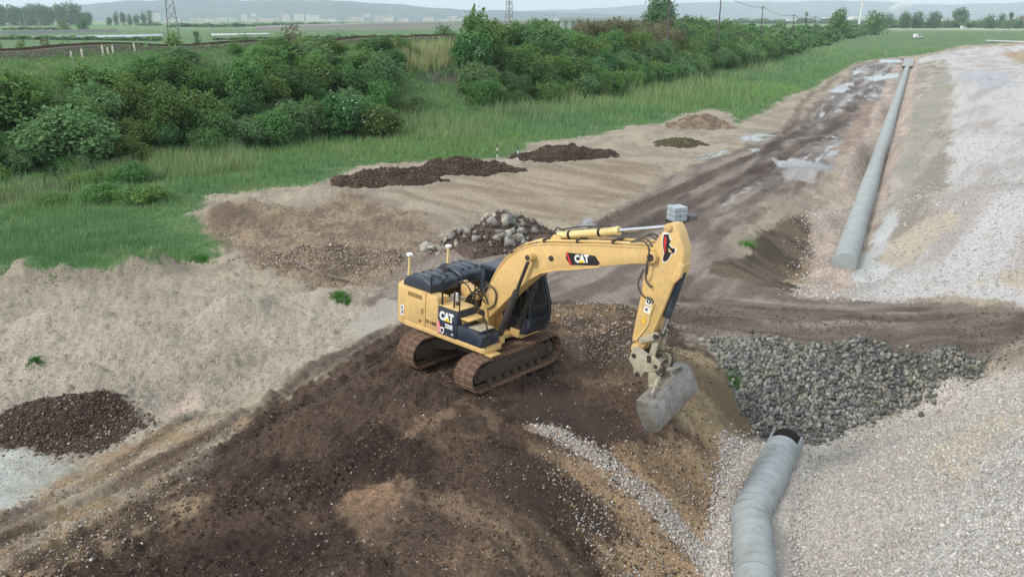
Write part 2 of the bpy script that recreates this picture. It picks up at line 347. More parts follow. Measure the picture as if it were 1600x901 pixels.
_BW = [(*G(a, b, z), l, c, math.radians(t), h) for a, b, z, l, c, t, h in BUMPS]
RUTS = []   # (world polyline, half width, depth)

def Hbase(x, y):
    x = np.array(x, float); y = np.array(y, float)
    wgt = (1 - sstep(150, 190, y)) * (1 - sstep(55, 90, np.abs(x - .35 * y)))
    far = -.8 + .3 * (fbm(x / 90, y / 90, 3, 5) - .5) * sstep(150, 400, y)
    z = far + np.where(wgt > 0, wgt * (tps(x, y) - far), 0)
    for cx, cy, l, c, t, h in _BW:
        m = np.hypot(x - cx, y - cy) < 1.6 * max(l, c)
        if not m.any(): continue
        X, Yv = x[m], y[m]; dx, dy = X - cx, Yv - cy; a = dx * math.cos(t) + dy * math.sin(t); b = -dx * math.sin(t) + dy * math.cos(t)
        r = np.sqrt((a / l) ** 2 + (b / c) ** 2) * (.7 + .7 * fbm(X * .6, Yv * .6, 3, 9))
        z[m] += h * (1 - sstep(0, 1.15, r)) * (.6 + .8 * fbm(X * .9, Yv * .9, 3, 3))
    for P, zz in ((_pf, None), (_pn, None)):
        Q = PIPE_FAR if P is _pf else PIPE_NEAR
        d, s, arc = pl_dist(x, y, P); L = [0.0]
        for a, b in zip(P[:-1], P[1:]): L.append(L[-1] + math.hypot(b[0] - a[0], b[1] - a[1]))
        pz = np.interp(arc, L, [q[2] for q in Q])
        ends = np.maximum(0, arc - (L[-1] - 1e-6)) * 0
        bed = pz - (.20 if P is _pf else .04) + .06 * (fbm(x * 2, y * 2, 2, 8) - .5)
        k = sstep(.55, 1.9 if P is _pf else 1.4, d); z = bed * (1 - k) + z * k
    b, d, arc = bank(x, y)
    z = z + b * (.94 + .12 * fbm(x * .12, y * .12, 2, 4))
    for P, hw, dep in RUTS:
        m = (x > min(p[0] for p in P) - 2) & (x < max(p[0] for p in P) + 2) & (y > min(p[1] for p in P) - 2) & (y < max(p[1] for p in P) + 2)
        if not m.any(): continue
        X, Yv = x[m], y[m]; d, s, a = pl_dist(X, Yv, P); d = d + .25 * (fbm(X * .8, Yv * .8, 2, 12) - .5)
        z[m] += - dep * (1 - sstep(hw * .5, hw, d)) + dep * .55 * np.exp(-((d - hw * 1.25) / (hw * .35)) ** 2)
    return z

def hit(px, py):
    """where the ray through a pixel of the photo meets the ground"""
    d = ray(px, py); t = np.concatenate([np.linspace(5, 130, 900), np.geomspace(131, 12000, 500)])
    X = d[0] * t; Y = d[1] * t; Z = CAM_H + d[2] * t
    g = np.nonzero(Z < Hbase(X, Y))[0]
    i = g[0] if len(g) else len(t) - 1
    t0, t1 = t[max(i - 1, 0)], t[i]
    tt = np.linspace(t0, t1, 24); k = np.nonzero(CAM_H + d[2] * tt < Hbase(d[0] * tt, d[1] * tt))[0]
    tf = tt[k[0]] if len(k) else t1
    return (d[0] * tf, d[1] * tf)
def hits(L): return [hit(a, b) for a, b in L]

# wheel and track ruts, as the machines drove them
_R = [([(905,372),(985,330),(1090,285),(1190,240),(1262,200)],.5,.12),([(935,395),(1020,345),(1120,300),(1215,255),(1285,215)],.5,.12),
 ([(1262,200),(1300,165),(1345,125),(1385,100)],.5,.10),([(1285,215),(1330,170),(1362,130),(1395,105)],.5,.08),([(1180,270),(1235,200),(1250,165),(1310,120)],.4,.08),
 ([(1100,345),(1180,310),(1230,280)],.22,.06),([(1125,365),(1200,325)],.22,.06),
 ([(1010,475),(1150,492),(1350,497),(1600,500),(1800,500)],.45,.10),([(1010,490),(1150,510),(1350,518),(1600,520),(1800,522)],.45,.10),([(1030,465),(1200,480),(1400,484),(1600,487)],.3,.07),
 ([(600,520),(480,590),(330,680),(180,760),(0,850),(-150,920)],.32,.12),([(630,535),(500,615),(380,690),(220,790),(60,880)],.32,.10),([(300,650),(180,730),(0,820)],.25,.06),
 ([(1000,400),(1060,430),(1080,470)],.35,.06)]
RUTS_W = [(hits(P), hw, dep) for P, hw, dep in _R]
RUTS.extend(RUTS_W)

# ------------------------------------------------------------------ ground cover zones: outline in photo pixels -> ground polygon
K = .82
def C(r, g, b): return np.array(lin(r, g, b, K))
ZONES = []     # name, world polygon, colour a, colour b, soft edge, wobble, roughness of relief
def zone(name, px, ca, cb, soft=.5, wob=.6, rel=.05, nscale=.6, wet=0.0, grain=None):
    g = None
    if grain:                                   # streaks run along this direction: two photo pixels, stretch
        (a, b), st = [hit(*q) for q in grain[:2]], grain[2]; g = (math.atan2(b[1] - a[1], b[0] - a[0]), st)
    ZONES.append((name, hits(px), C(*ca), C(*cb), soft * .45, wob, rel, nscale, wet, g))
zone('site', [(-500,480),(-150,440),(0,424),(80,432),(160,420),(250,408),(330,400),(350,378),(300,352),(285,335),(330,308),(420,296),(510,283),(560,258),(800,246),(830,222),(930,212),(985,196),(1040,192),(1060,180),(1110,170),(1140,176),(1150,192),(1200,168),(1250,143),(1310,113),(1340,97),(1390,90),(1440,86),(1500,72),(1600,66),(2100,62),(2500,500),(2500,1300),(-1200,1300)],
     (176,164,145),(154,143,127),.5,1.0,.17)
zone('pale soil', [(-300,470),(120,450),(300,440),(420,450),(560,470),(600,500),(480,570),(300,660),(120,740),(-300,900)],(182,172,155),(166,157,142),1.0,.8,.20,.35)
zone('cool pale', [(-300,690),(60,700),(110,730),(40,790),(-300,860)],(186,188,180),(166,166,156),.5,.6,.04)
zone('gravelly soil', [(300,345),(440,320),(560,300),(640,330),(700,390),(640,440),(520,450),(430,430),(380,400)],(160,142,121),(130,114,98),.8,.9,.2,1.0)
zone('road mud', [(560,470),(640,400),(760,390),(880,390),(920,350),(1050,275),(1150,235),(1240,190),(1290,150),(1340,98),(1410,92),(1412,110),(1370,180),(1300,260),(1250,300),(1150,350),(1160,420),(1250,462),(1420,470),(1620,478),(2000,480),(2000,545),(1620,540),(1480,540),(1200,530),(1120,530),(1060,530),(1000,470),(880,490),(700,520)],
     (154,142,131),(118,106,97),.9,1.0,.07,.55,0,((1000,340),(1250,205),5))
zone('crossing track', [(1010,462),(1200,468),(1420,472),(1620,478),(2000,480),(2000,540),(1620,536),(1480,536),(1200,526),(1060,526)],(160,148,136),(110,98,90),.5,.6,.06,.8,0,((1150,500),(1550,505),8))
zone('fan of scraped soil', [(600,300),(800,262),(960,250),(1040,255),(1000,300),(900,350),(780,340)],(172,158,136),(146,131,112),1.0,.8,.07,.6,0,((800,300),(960,330),6))
zone('grey road', [(1180,250),(1260,200),(1300,150),(1345,100),(1400,97),(1390,150),(1350,210),(1290,270),(1220,285),(1130,320)],(174,168,163),(122,114,109),.6,1.0,.04,.55,0,((1250,215),(1380,110),6))
zone('reddish road', [(1330,175),(1390,150),(1375,185),(1340,240),(1300,250)],(164,142,128),(140,122,112),.6,.8,.03)
zone('dark wet road', [(1250,205),(1330,160),(1345,172),(1290,225),(1180,290),(1080,340),(1010,360),(1000,345)],(100,90,84),(146,135,126),.5,.7,.07,.9,0,((1000,350),(1285,215),6))
zone('scarp', [(1110,425),(1165,395),(1215,345),(1255,335),(1285,360),(1270,420),(1258,462),(1200,450)],(116,101,85),(82,74,64),.35,.5,.08,.8,0,((1180,390),(1265,440),3))
zone('scarp pale foot', [(1230,440),(1262,400),(1275,420),(1262,458)],(160,140,108),(132,114,90),.3,.4,.04)
zone('trench gravel', [(1285,330),(1330,240),(1395,105),(1432,92),(1425,200),(1380,330),(1345,430),(1300,468),(1240,464),(1262,430),(1275,400),(1260,330)],(196,178,164),(170,154,142),.5,.5,.03,1.0)
zone('bank of gravel', [(1348,430),(1380,340),(1425,200),(1436,92),(1500,76),(1620,70),(2200,70),(2200,480),(1600,472),(1420,468),(1300,466)],(202,197,194),(176,169,164),.6,.8,.05,.22,0,((1400,330),(1500,260),5))
zone('bank slope', [(1434,100),(1478,92),(1492,150),(1486,230),(1476,320),(1440,400),(1360,430),(1385,340),(1425,210)],(182,174,162),(150,142,130),.8,.9,.06,.35,0,((1390,330),(1480,250),5))  # streaky greyer gravel, with the slope's shading painted into its colour
zone('grey streak', [(1432,160),(1475,110),(1490,120),(1450,230),(1410,330),(1400,300)],(156,152,138),(168,160,150),.8,1.0,.02,.5)
zone('tan streak', [(1380,380),(1480,330),(1500,345),(1420,410),(1350,425)],(192,180,160),(186,174,158),.5,.8,.02)
zone('white fines', [(1345,400),(1375,345),(1410,330),(1400,360),(1370,405),(1395,420),(1370,440),(1340,438)],(204,204,202),(190,190,188),.3,.4,.01)
zone('tan far right', [(1568,85),(1620,72),(1700,72),(1700,110),(1610,105)],(178,160,134),(168,150,126),1.5,1.0,.02)
zone('grey heap', [(1480,130),(1530,108),(1580,118),(1590,135),(1530,140)],(186,188,190),(176,178,180),1.0,.5,.02)
zone('tan patch right', [(1540,440),(1620,400),(1700,420),(1640,460)],(194,182,162),(188,176,160),.5,.8,.02)
zone('brown ramp', [(640,500),(860,470),(980,480),(1060,520),(1120,560),(1180,660),(1190,700),(1140,740),(1130,800),(1120,1300),(-400,1300),(-100,960),(60,880),(220,780),(350,690),(480,600),(560,545)],(96,79,67),(64,53,47),.5,.8,.18,.5)
zone('ramp berm tan', [(-300,900),(0,800),(200,690),(330,640),(400,640),(300,730),(330,780),(160,870),(-100,1000)],(164,142,114),(138,120,100),.7,1.0,.06,.8)
zone('tan on crest', [(860,480),(940,470),(1010,490),(1000,540),(930,550),(870,530)],(150,124,92),(118,98,78),.5,.6,.08,1.2)
zone('slope tan', [(1040,540),(1090,545),(1150,610),(1188,680),(1130,700),(1060,660),(1070,600)],(160,144,114),(122,106,84),.5,.6,.05,.7,0,((1070,560),(1170,670),4))
zone('slope sand', [(890,700),(960,690),(1060,690),(1140,700),(1150,760),(1130,900),(1100,1000),(960,920),(900,800),(840,700)],(176,148,116),(140,116,92),.6,.7,.07,.7,0,((900,720),(1080,860),4))
zone('dark wedge', [(770,640),(870,620),(960,660),(1040,700),(1000,690),(880,690)],(84,68,60),(72,60,54),.4,.5,.05)
zone('dark wedge low', [(800,720),(870,720),(960,790),(1010,860),(960,860),(860,800),(760,780)],(84,68,58),(74,62,54),.5,.6,.05)
zone('tan streaks low', [(560,790),(640,760),(740,770),(860,840),(960,930),(900,1000),(640,960)],(138,116,95),(92,77,66),.7,1.0,.12,.6,0,((620,780),(860,930),4))
zone('tan right of tracks', [(860,520),(1000,520),(1060,600),(980,620),(880,590)],(120,99,80),(90,75,63),.6,.8,.12,.9)
zone('sand patch', [(545,765),(600,755),(620,790),(580,820),(548,800)],(156,126,100),(122,100,82),.6,.7,.08)
zone('sand patch low', [(690,840),(760,830),(840,900),(700,920)],(146,120,96),(112,93,78),.6,.9,.09)
zone('tan patch mid', [(640,670),(730,620),(780,650),(700,700)],(128,106,86),(100,83,70),.6,.8,.10)
zone('white gravel strip', [(826,668),(850,664),(945,705),(1045,785),(1125,862),(1135,900),(1100,890),(1020,805),(925,722)],(196,180,160),(164,142,120),.25,.35,.03,1.5)
zone('pipe gravel left', [(1130,690),(1190,680),(1150,780),(1140,860),(1145,920),(1100,900),(1120,800)],(196,184,172),(172,156,142),.25,.3,.03,1.2)
zone('riprap bed', [(1105,530),(1200,528),(1350,528),(1480,542),(1545,560),(1540,590),(1440,628),(1350,660),(1250,698),(1195,690),(1150,630)],(112,112,108),(88,90,88),.3,.4,.05,1.2)
zone('near gravel', [(1195,690),(1250,694),(1350,658),(1440,626),(1540,588),(1700,560),(2200,560),(2200,1400),(1200,1400),(1190,900),(1170,800)],(198,190,180),(182,174,166),.3,.5,.05,.5)
zone('near grey', [(1450,880),(1500,760),(1560,690),(1640,650),(1800,700),(1800,1100),(1440,1000)],(200,197,194),(184,180,176),1.0,.8,.03,.8)
zone('near tan', [(1440,720),(1540,640),(1600,610),(1680,640),(1560,690),(1480,760)],(196,186,164),(188,178,162),.8,.8,.03)
zone('dark soil left', [(-200,640),(60,625),(150,612),(220,645),(240,662),(180,690),(130,712),(80,706),(-200,680)],(86,70,60),(70,58,51),.25,.5,.10,1.0)
zone('pale track', [(270,650),(300,600),(315,602),(320,640)],(196,176,158),(188,172,156),.4,.3,.02)
zone('grey path', [(540,505),(600,465),(625,470),(620,505),(560,540)],(178,170,158),(168,160,148),.3,.3,.02)
PUD = [[(1208,250),(1240,247),(1290,258),(1312,264),(1280,268),(1225,262)],[(1150,215),(1180,208),(1215,212),(1200,219),(1160,222)],[(1165,232),(1190,230),(1180,238)],[(1300,172),(1316,170),(1318,174),(1302,176)],[(1350,150),(1372,148),(1370,153),(1352,155)],
 [(1350,121),(1408,118),(1405,125),(1352,127)],[(1375,94),(1410,93),(1408,99),(1372,99)],[(1295,140),(1325,128),(1335,131),(1300,152)],[(1330,112),(1350,108),(1352,113),(1332,117)],[(1285,215),(1300,212),(1310,217),(1290,220)],[(1330,190),(1342,189),(1340,193),(1330,194)],
 [(905,352),(920,338),(928,342),(915,360)],[(1090,250),(1130,232),(1140,236),(1100,252)],[(1290,240),(1310,235),(1312,240),(1296,245)]]
zone('bare bank patch', [(655,128),(668,105),(705,103),(722,118),(715,130),(680,133)],(112,102,98),(86,78,76),.4,.6,.1,1.0)
for i, P in enumerate(PUD): zone('puddle', P, (128,124,119), (116,112,108), .25, .8, 0, .8, 1.0)
for P in ([(1150,378),(1180,376),(1178,384),(1155,386)],): zone('weed', P, (92,128,60), (80,112,56), .3, .3, .05)

def shade_ground(x, y):
    """albedo, relief and wetness of the ground at world points"""
    n = len(x); y_ = y
    b, bd, arc = bank(x, y)
    g1 = C(102, 132, 84); g2 = C(78, 108, 66); g3 = C(138, 146, 100)
    t = fbm(x * .12, y * .12, 4, 21)[:, None]; t2 = fbm(x * .7, y * .7, 3, 22)[:, None]
    col = g1 * (1 - t) + g2 * t; col = col * (1 - .35 * sstep(.5, .75, t2)) + g3 * .35 * sstep(.5, .75, t2)
    # the plain: strips of field at several stages of growth
    ang = math.radians(24); u = (x * math.sin(ang) + y * math.cos(ang)); v = (x * math.cos(ang) - y * math.sin(ang))
    cell = vnoise(np.floor(v / 140) * 7.3, np.floor(u / 420 + .35 * np.floor(v / 140)) * 3.1, 31)
    pal = np.array([C(112,140,94), C(128,150,100), C(104,132,88), C(136,148,108), C(108,136,90), C(132,130,104)])
    fc = pal[np.clip((cell * 6).astype(int), 0, 5)]
    k = sstep(800, 1100, y + .3 * np.abs(x))[:, None]; col = col * (1 - k) + fc * (.85 + .3 * t) * k
    rel = np.full(n, .10) * (1 - sstep(120, 200, y)); wet = np.zeros(n)
    nx = (fbm(x * .55, y * .55, 4, 41) - .5) * 2; ny = fbm(x * 1.9, y * 1.9, 3, 42) - .5; nf = fbm(x * 8, y * 8, 2, 43) - .5; gz = np.zeros(n); grn = np.full(n, .3)
    for name, P, ca, cb, soft, wob, rl, ns, wt, gr in ZONES:
        xs = [p[0] for p in P]; ys = [p[1] for p in P]; mg = soft + wob + .5
        m = np.nonzero((x > min(xs) - mg) & (x < max(xs) + mg) & (y > min(ys) - mg) & (y < max(ys) + mg))[0]
        if not len(m): continue
        X, Y = x[m], y[m]
        d = pl_dist(X, Y, P + [P[0]])[0]; d = np.where(in_poly(X, Y, P), d, -d)
        sc_ = np.clip(Y / 30, .6, 5) if name == 'site' else 1.0
        wgt = sstep(-soft, soft, d + wob * nx[m] + wob * .8 * ny[m] + min(wob, .5) * .9 * nf[m])
        if name in ('sand patch', 'sand patch low', 'tan patch mid', 'tan on crest', 'ramp berm tan'): wgt = wgt * (.25 + .75 * sstep(.42, .58, fbm(X * 2.2, Y * 2.2, 4, 77)))
        if gr:
            ca_, sa_ = math.cos(gr[0]), math.sin(gr[0]); A_ = (X * ca_ + Y * sa_) / gr[1]; B_ = -X * sa_ + Y * ca_
            q_ = fbm(A_ * ns * 2 + 3, B_ * ns * 2 + 9, 5, 50 + len(name), .6); gz[m] = gz[m] * (1 - wgt) + (q_ - .5) * wgt
        else: q_ = fbm(X * ns + 3, Y * ns + 9, 5, 50 + len(name), .6); gz[m] = gz[m] * (1 - wgt)
        tt = sstep(.36, .64, q_)[:, None]
        c = ca * (1 - tt) + cb * tt; wc = wgt[:, None]
        if name == 'grey road':
            pw = sstep(.655, .70, fbm(A_ * 1.1 + 31, B_ * 1.5 + 7, 4, 88)) * wgt; c = c * (1 - pw[:, None]) + C(130, 126, 121) * pw[:, None]; wet[m] = np.maximum(wet[m], pw)
        gl = 1.0 if any(k in name for k in ('gravel', 'riprap', 'near', 'bank', 'strip', 'sand')) else .6 if any(k in name for k in ('ramp', 'wedge', 'tan', 'dark')) else .3
        grn[m] = grn[m] * (1 - wgt) + gl * wgt
        col[m] = col[m] * (1 - wc) + c * wc; rel[m] = rel[m] * (1 - wgt) + rl * wgt; wet[m] = wet[m] * (1 - (wgt if name != 'grey road' else 0)) + wt * wgt
    for (P, hw, dep), (px, _, _) in zip(RUTS_W, _R):      # churned soil in the ruts is darker
        d = pl_dist(x, y, P)[0]; m = np.nonzero(d < hw * 3)[0]
        if not len(m): continue
        wgt = (1 - sstep(hw * .7, hw * 1.9, d[m] + .5 * nx[m])) * .62 * (dep / .12) ** .5; wgt = wgt * (1 - wet[m])
        col[m] = col[m] * (1 - wgt[:, None]) + C(84, 72, 64) * wgt[:, None]
    return col, rel, wet, gz, grn

def cleats(x, y):
    z = np.zeros_like(x); hx, hy = math.sin(.70023), math.cos(.70023)
    m = np.hypot(x + .98, y - 22.65) < 12; X, Y = x[m] + .98, y[m] - 22.65; s = X * hx + Y * hy; w = X * hy - Y * hx
    for side in (-1.19, 1.19):
        for bend, off in ((.012, 0.0), (-.02, .5)):
            ww = w - side - off * side - bend * np.minimum(s + 2, 0) ** 2
            k = (1 - sstep(.28, .38, np.abs(ww))) * sstep(-10.5, -9, s) * (1 - sstep(-2.2, -1.8, s)) * (.4 + .6 * (fbm(X * .9, Y * .9, 2, 91) > .45))
            z[m] += k * (-.035 + .04 * np.sin(s * 2 * math.pi / .2))
    return z
def relief(x, y, rel, wet):
    f = 1 - sstep(70, 120, y)
    n1 = fbm(x * 1.3, y * 1.3, 3, 61) - .5; n2 = np.abs(fbm(x * 4.5, y * 4.5, 4, 62, .65) - .5) * 2 - .2
    rid = 1 - np.abs(2 * fbm(x * 3.1, y * 3.1, 3, 63) - 1)
    return f * (1 - wet) * rel * (1.8 * n1 + 1.5 * n2 + .6 * (rid - .7))

# the sheet itself: rows get closer together towards the camera
def grid():
    py = np.arange(1250, 31.2, -1.72); v = py - 450.5
    rows = 10.9 * (FPX * CP - v * SP) / (v * CP + FPX * SP)
    rows = np.concatenate([[-120, -60, -30, -15, -8, -3, 0, 3, 5, 6.5, 7.6], rows[rows > 8.5], [9000, 12000, 20000, 32000]])
    s = np.linspace(-1, 1, 661); hw = np.maximum(18, .78 * rows + 10)
    X = hw[:, None] * s[None]; Y = np.repeat(rows[:, None], len(s), 1)
    return X, Y
GX, GY = grid(); nr, nc = GX.shape
gx, gy = GX.ravel(), GY.ravel()
gcol, grel, gwet, ggr, ggn = shade_ground(gx, gy)
gz = Hbase(gx, gy) + relief(gx, gy, grel, gwet) + ggr * .22 * (1 - gwet) + cleats(gx, gy)
ROWS = GY[:, 0]; HWID = GX[:, -1]; GZ = gz.reshape(nr, nc)
def Hg(x, y):
    """finished ground height, read off the sheet"""
    x = np.atleast_1d(np.asarray(x, float)); y = np.atleast_1d(np.asarray(y, float))
    j = np.clip(np.searchsorted(ROWS, y) - 1, 0, nr - 2); f = (y - ROWS[j]) / (ROWS[j + 1] - ROWS[j]); hw = HWID[j] * (1 - f) + HWID[j + 1] * f
    u = np.clip((x / hw + 1) * .5 * (nc - 1), 0, nc - 1.001); i = u.astype(int); e = u - i
    return (GZ[j, i] * (1 - e) + GZ[j, i + 1] * e) * (1 - f) + (GZ[j + 1, i] * (1 - e) + GZ[j + 1, i + 1] * e) * f
def hz(x, y): return float(Hbase(np.array([x]), np.array([y]))[0])
ii = (np.arange(nr - 1)[:, None] * nc + np.arange(nc - 1)[None]).ravel()
M_GROUND = colmat('ground_soil_and_turf', rough=.93, fine=9.0, amp=.32, bump=.9, wet=True, spec=.2, bscale=18, bdist=.05, grain=24.0)
gme = bulk('ground', np.stack([gx, gy, gz], 1), np.stack([ii, ii + 1, ii + nc + 1, ii + nc], 1), M_GROUND, True, gcol)
wa = gme.attributes.new('wet', 'FLOAT', 'POINT'); wa.data.foreach_set('value', gwet.astype(np.float32))
ga2 = gme.attributes.new('grn', 'FLOAT', 'POINT'); ga2.data.foreach_set('value', ggn.astype(np.float32))
ground = tag(link('ground', gme), 'churned construction site soil, gravel, mud track and turf', kind='structure')
# ------------------------------------------------------------------ vegetation
M_LEAF = colmat('bush_leaves', rough=.6, amp=0, bump=0, objrand=.13, hue=.015, transl=.5, spec=.3)
M_GRASS = colmat('grass_blades', rough=.7, amp=0, bump=0, transl=.3, spec=.2)
M_BARK = pm('bark', lin(92, 80, 66), lin(70, 62, 52), 6, .9, bump=.5, bscale=20)
M_FLOWER = pm('white_blossom', lin(228, 230, 206), lin(214, 218, 190), 10, .7)

def quads(P, N, sz, asp=.62, roll=None, rng=RNG):
    """one small leaf quad per point, facing N"""
    n = len(P); N = N / np.linalg.norm(N, axis=1, keepdims=True)
    a = np.cross(N, rng.normal(size=(n, 3))); a /= np.linalg.norm(a, axis=1, keepdims=True) + 1e-9; b = np.cross(N, a)
    s = np.asarray(sz).reshape(-1, 1)
    V = np.stack([P - a * s, P - b * s * asp, P + a * s, P + b * s * asp], 1).reshape(-1, 3)
    return V, np.arange(4 * n).reshape(-1, 4)

def foliage(seed, nl=2600, leaf=.075, pal=None, lobes=13, tall=1.0, flat_=.0, tuft=.35, base=.12):
    rng = np.random.default_rng(seed); pal = np.array(pal)
    cs = []
    while len(cs) < lobes:
        p = rng.uniform(-1, 1, 3); p[2] = abs(p[2])
        if np.linalg.norm(p) < .78: cs.append((p[0] * .85, p[1] * .85, base + .3 + p[2] * .95 * tall, rng.uniform(.17, .42)))
    cs = np.array(cs); wts = cs[:, 3] ** 2; k = rng.choice(len(cs), nl, p=wts / wts.sum())
    d = rng.normal(size=(nl, 3)); d[:, 2] = d[:, 2] * .9 + .15; d /= np.linalg.norm(d, axis=1, keepdims=True)
    r = cs[k, 3] * rng.uniform(.8, 1.1, nl) * (1 + tuft * 1.6 * (rng.random(nl) < .16) * rng.random(nl))
    P = cs[k, :3] + d * r[:, None]; P[:, 2] = np.maximum(P[:, 2], rng.uniform(0, .2, nl))
    N = d + rng.normal(size=(nl, 3)) * .55; N[:, 2] += .55
    sh = rng.random(nl) < .22                                   # leaves strung along shoots that stick out of the crown
    ns_ = 46; sc0 = cs[rng.integers(0, len(cs), ns_), :3]; sdir = rng.normal(size=(ns_, 3)) * .6 + sc0 * [.9, .9, .3] + [0, 0, .75]; sdir /= np.linalg.norm(sdir, axis=1, keepdims=True); sl = rng.uniform(.35, .72, ns_)
    q = rng.integers(0, ns_, nl); tt = rng.random(nl) ** .7; Psh = sc0[q] + sdir[q] * (sl[q] * tt)[:, None] + rng.normal(size=(nl, 3)) * (.075 * (1.15 - tt))[:, None]; Psh[:, 2] -= .12 * tt ** 2
    P = np.where(sh[:, None], Psh, P)
    V, F = quads(P, N, leaf * rng.uniform(.55, 1.4, nl), rng=rng)
    lob = rng.uniform(.88, 1.14, len(cs))
    c = 1.1 * pal[rng.integers(0, len(pal), nl)] * (lob[k] * rng.uniform(.75, 1.25, nl))[:, None]
    return V, F, np.repeat(c, 4, 0), P, d

G1 = [C(108, 152, 84), C(126, 164, 92), C(96, 140, 78)]; G2 = [C(92, 136, 78), C(106, 148, 86), C(84, 126, 74)]; G3 = [C(122, 158, 82), C(106, 144, 74), C(136, 168, 92)]
G4 = [C(116, 152, 98), C(130, 162, 108), C(104, 140, 90)]; GB = [C(132, 132, 98), C(118, 128, 90), C(146, 138, 106)]; GO = [C(104, 132, 66), C(120, 140, 74), C(90, 118, 60)]
BPAL = {'dark green': G2, 'mid green': G1, 'bright green': G3, 'grey green': G4, 'brownish': GB, 'olive': GO}
FOL = {}; FLW = {}
for i, (nm, pal) in enumerate(BPAL.items()):
    for j in range(2 if nm in ('brownish', 'olive') else 3):
        V, F, c, P, d = foliage(100 + 10 * i + j, 7200, .043, pal, 24 + j * 5, .9 + .1 * j)
        FOL[nm, j] = bulk('foliage', V, F, M_LEAF, False, c)
        rng = np.random.default_rng(i * 7 + j); s = np.nonzero((P[:, 2] > .5) & (d[:, 2] > -.1))[0]; s = s[np.argsort(-vnoise(P[s, 0] * 3.1 + j, P[s, 2] * 3.1 + P[s, 1] * 2.3, i))][:len(s) // 4]; s = rng.choice(s, 150, replace=False)
        V2, F2 = quads(P[s] * [1.04, 1.04, 1.04], d[s] + [0, 0, .6], .02, .9, rng=rng); FLW[nm, j] = bulk('blossom', V2, F2, M_FLOWER)
_st = MB()
for k in range(5):
    a = k * 1.3; _st.tube([(0.06 * math.cos(a), .06 * math.sin(a), -.15), (.2 * math.cos(a), .2 * math.sin(a), .45), (.42 * math.cos(a + .2), .42 * math.sin(a + .2), .95)], [.045, .032, .012], 5)
STEM = _st.mesh('stem', M_BARK)

ORD = lambda n: str(n) + ('th' if 10 < n % 100 < 14 else {1: 'st', 2: 'nd', 3: 'rd'}.get(n % 10, 'th'))
def at_bank(arc, d):
    """point at arc length along the bank foot and distance d up the bank"""
    s = 0
    for (ax, ay), (bx, by) in zip(FOOT[:-1], FOOT[1:]):
        l = math.hypot(bx - ax, by - ay)
        if s + l >= arc or (bx, by) == FOOT[-1]:
            t = (arc - s) / l; nx, ny = -(by - ay) / l, (bx - ax) / l
            return (ax + (bx - ax) * t + nx * d, ay + (by - ay) * t + ny * d)
        s += l
def proj(x, y, z):
    dz = z - CAM_H; zc = y * CP - dz * SP; yc = -(y * SP + dz * CP); return 800 + FPX * x / zc, 450.5 + FPX * yc / zc
BUSH = []      # x, y, radius, height factor, kind, variant, flowers, row
rb = random.Random(11)
def add_bush(x, y, r, hf, kind, fl, row): BUSH.append((x, y, r, hf, kind, rb.randrange(2 if kind in ('brownish', 'olive') else 3), fl, row))
KINDS = ['mid green'] * 4 + ['dark green'] * 4 + ['grey green'] * 3 + ['bright green'] * 2 + ['olive']
for row, (d0, r0, r1, sp) in enumerate(((2.5, 1.6, 2.7, 2.3), (7.0, 1.9, 3.1, 2.6), (11.5, 1.9, 3.1, 2.8), (16.0, 1.7, 2.7, 3.1))):
    arc = 52.0
    while arc < 330:
        arc += sp * rb.uniform(.75, 1.3) * (1 + max(0, arc - 150) / 220)
        dd = d0 + rb.uniform(-1.6, 1.6); x, y = at_bank(arc, dd); px, py = proj(x, y, hz(x, y))
        if px < -60: continue
        if row == 3 and (px < 215 or (px < 430 and rb.random() < .45)): continue            # grassy crest on the left
        if row == 2 and px < 120: continue
        if 640 < px < 730 and row >= 1: continue                             # gap with the pale reeds
        if 650 < px < 735 and row == 0: continue
        r = rb.uniform(r0, r1) * (1 + max(0, arc - 150) / 300)
        k = rb.choice(KINDS)
        if 1000 < px < 1060 and row in (2, 3): k = 'brownish'
        if 890 < px < 1000 and row == 3: k = 'brownish'
        if 190 < px < 330 and row in (0, 1): k = rb.choice(['olive', 'dark green', 'olive'])
        if px < 190: k = rb.choice(['mid green', 'grey green'])
        add_bush(x, y, r, rb.uniform(.75, 1.1) * (.8 if row == 2 and px < 620 else .62 if row == 3 and px < 620 else 1), k, rb.random() < .08 or False, row)
ROWN = ['front row on the bank', 'second row on the bank', 'third row on the bank', 'top row on the bank']
def put_bush(name, x, y, r, hf, kind, j, fl, label, group, cat='bush', zoff=0, stem=True):
    t = empty(name, (x, y, hz(x, y) - .05 + zoff), rb.uniform(0, 6.28), label, cat, group)
    t.scale = (r, r * rb.uniform(.85, 1.15), r * hf)
    f_ = link('foliage', FOL[kind, j], t)
    if stem: link('stem', STEM, t)
    if fl: link('blossom', FLW[kind, j], f_)['kind'] = 'stuff'
    return t
NOT = [(755, 100, 4.2, 1.28, 'mid green', 0, 0, 'tall rounded bush standing above the others in front of the second pylon', 14.5),
       (770, 168, 2.4, 1.05, 'bright green', 1, 1, 'pale green flowering bush right of the bare dark patch in the bank', None),
       (545, 215, 3.0, 1.1, 'dark green', 1, 1, 'big dark bush with white blossom right of the grassy notch', None),
       (600, 215, 2.5, .95, 'olive', 1, 1, 'low olive bush with a few white flowers beside the reeds', None),
       (270, 215, 3.0, 1.0, 'olive', 0, 0, 'spreading olive bush with drooping twigs at the foot of the bank', None),
       (110, 262, 3.6, .8, 'grey green', 2, 0, 'broad grey green thicket at the far left of the bank', None),
       (425, 225, 2.6, .8, 'mid green', 2, 0, 'rounded green bush above the pale reeds', None)]
for (px, py, r, hf, k, j, fl, lb, dz_) in NOT:
    x, y = hit(px, py); put_bush('bush', x, y, r, hf, k, j, fl, lb, 'bushes on the railway bank')
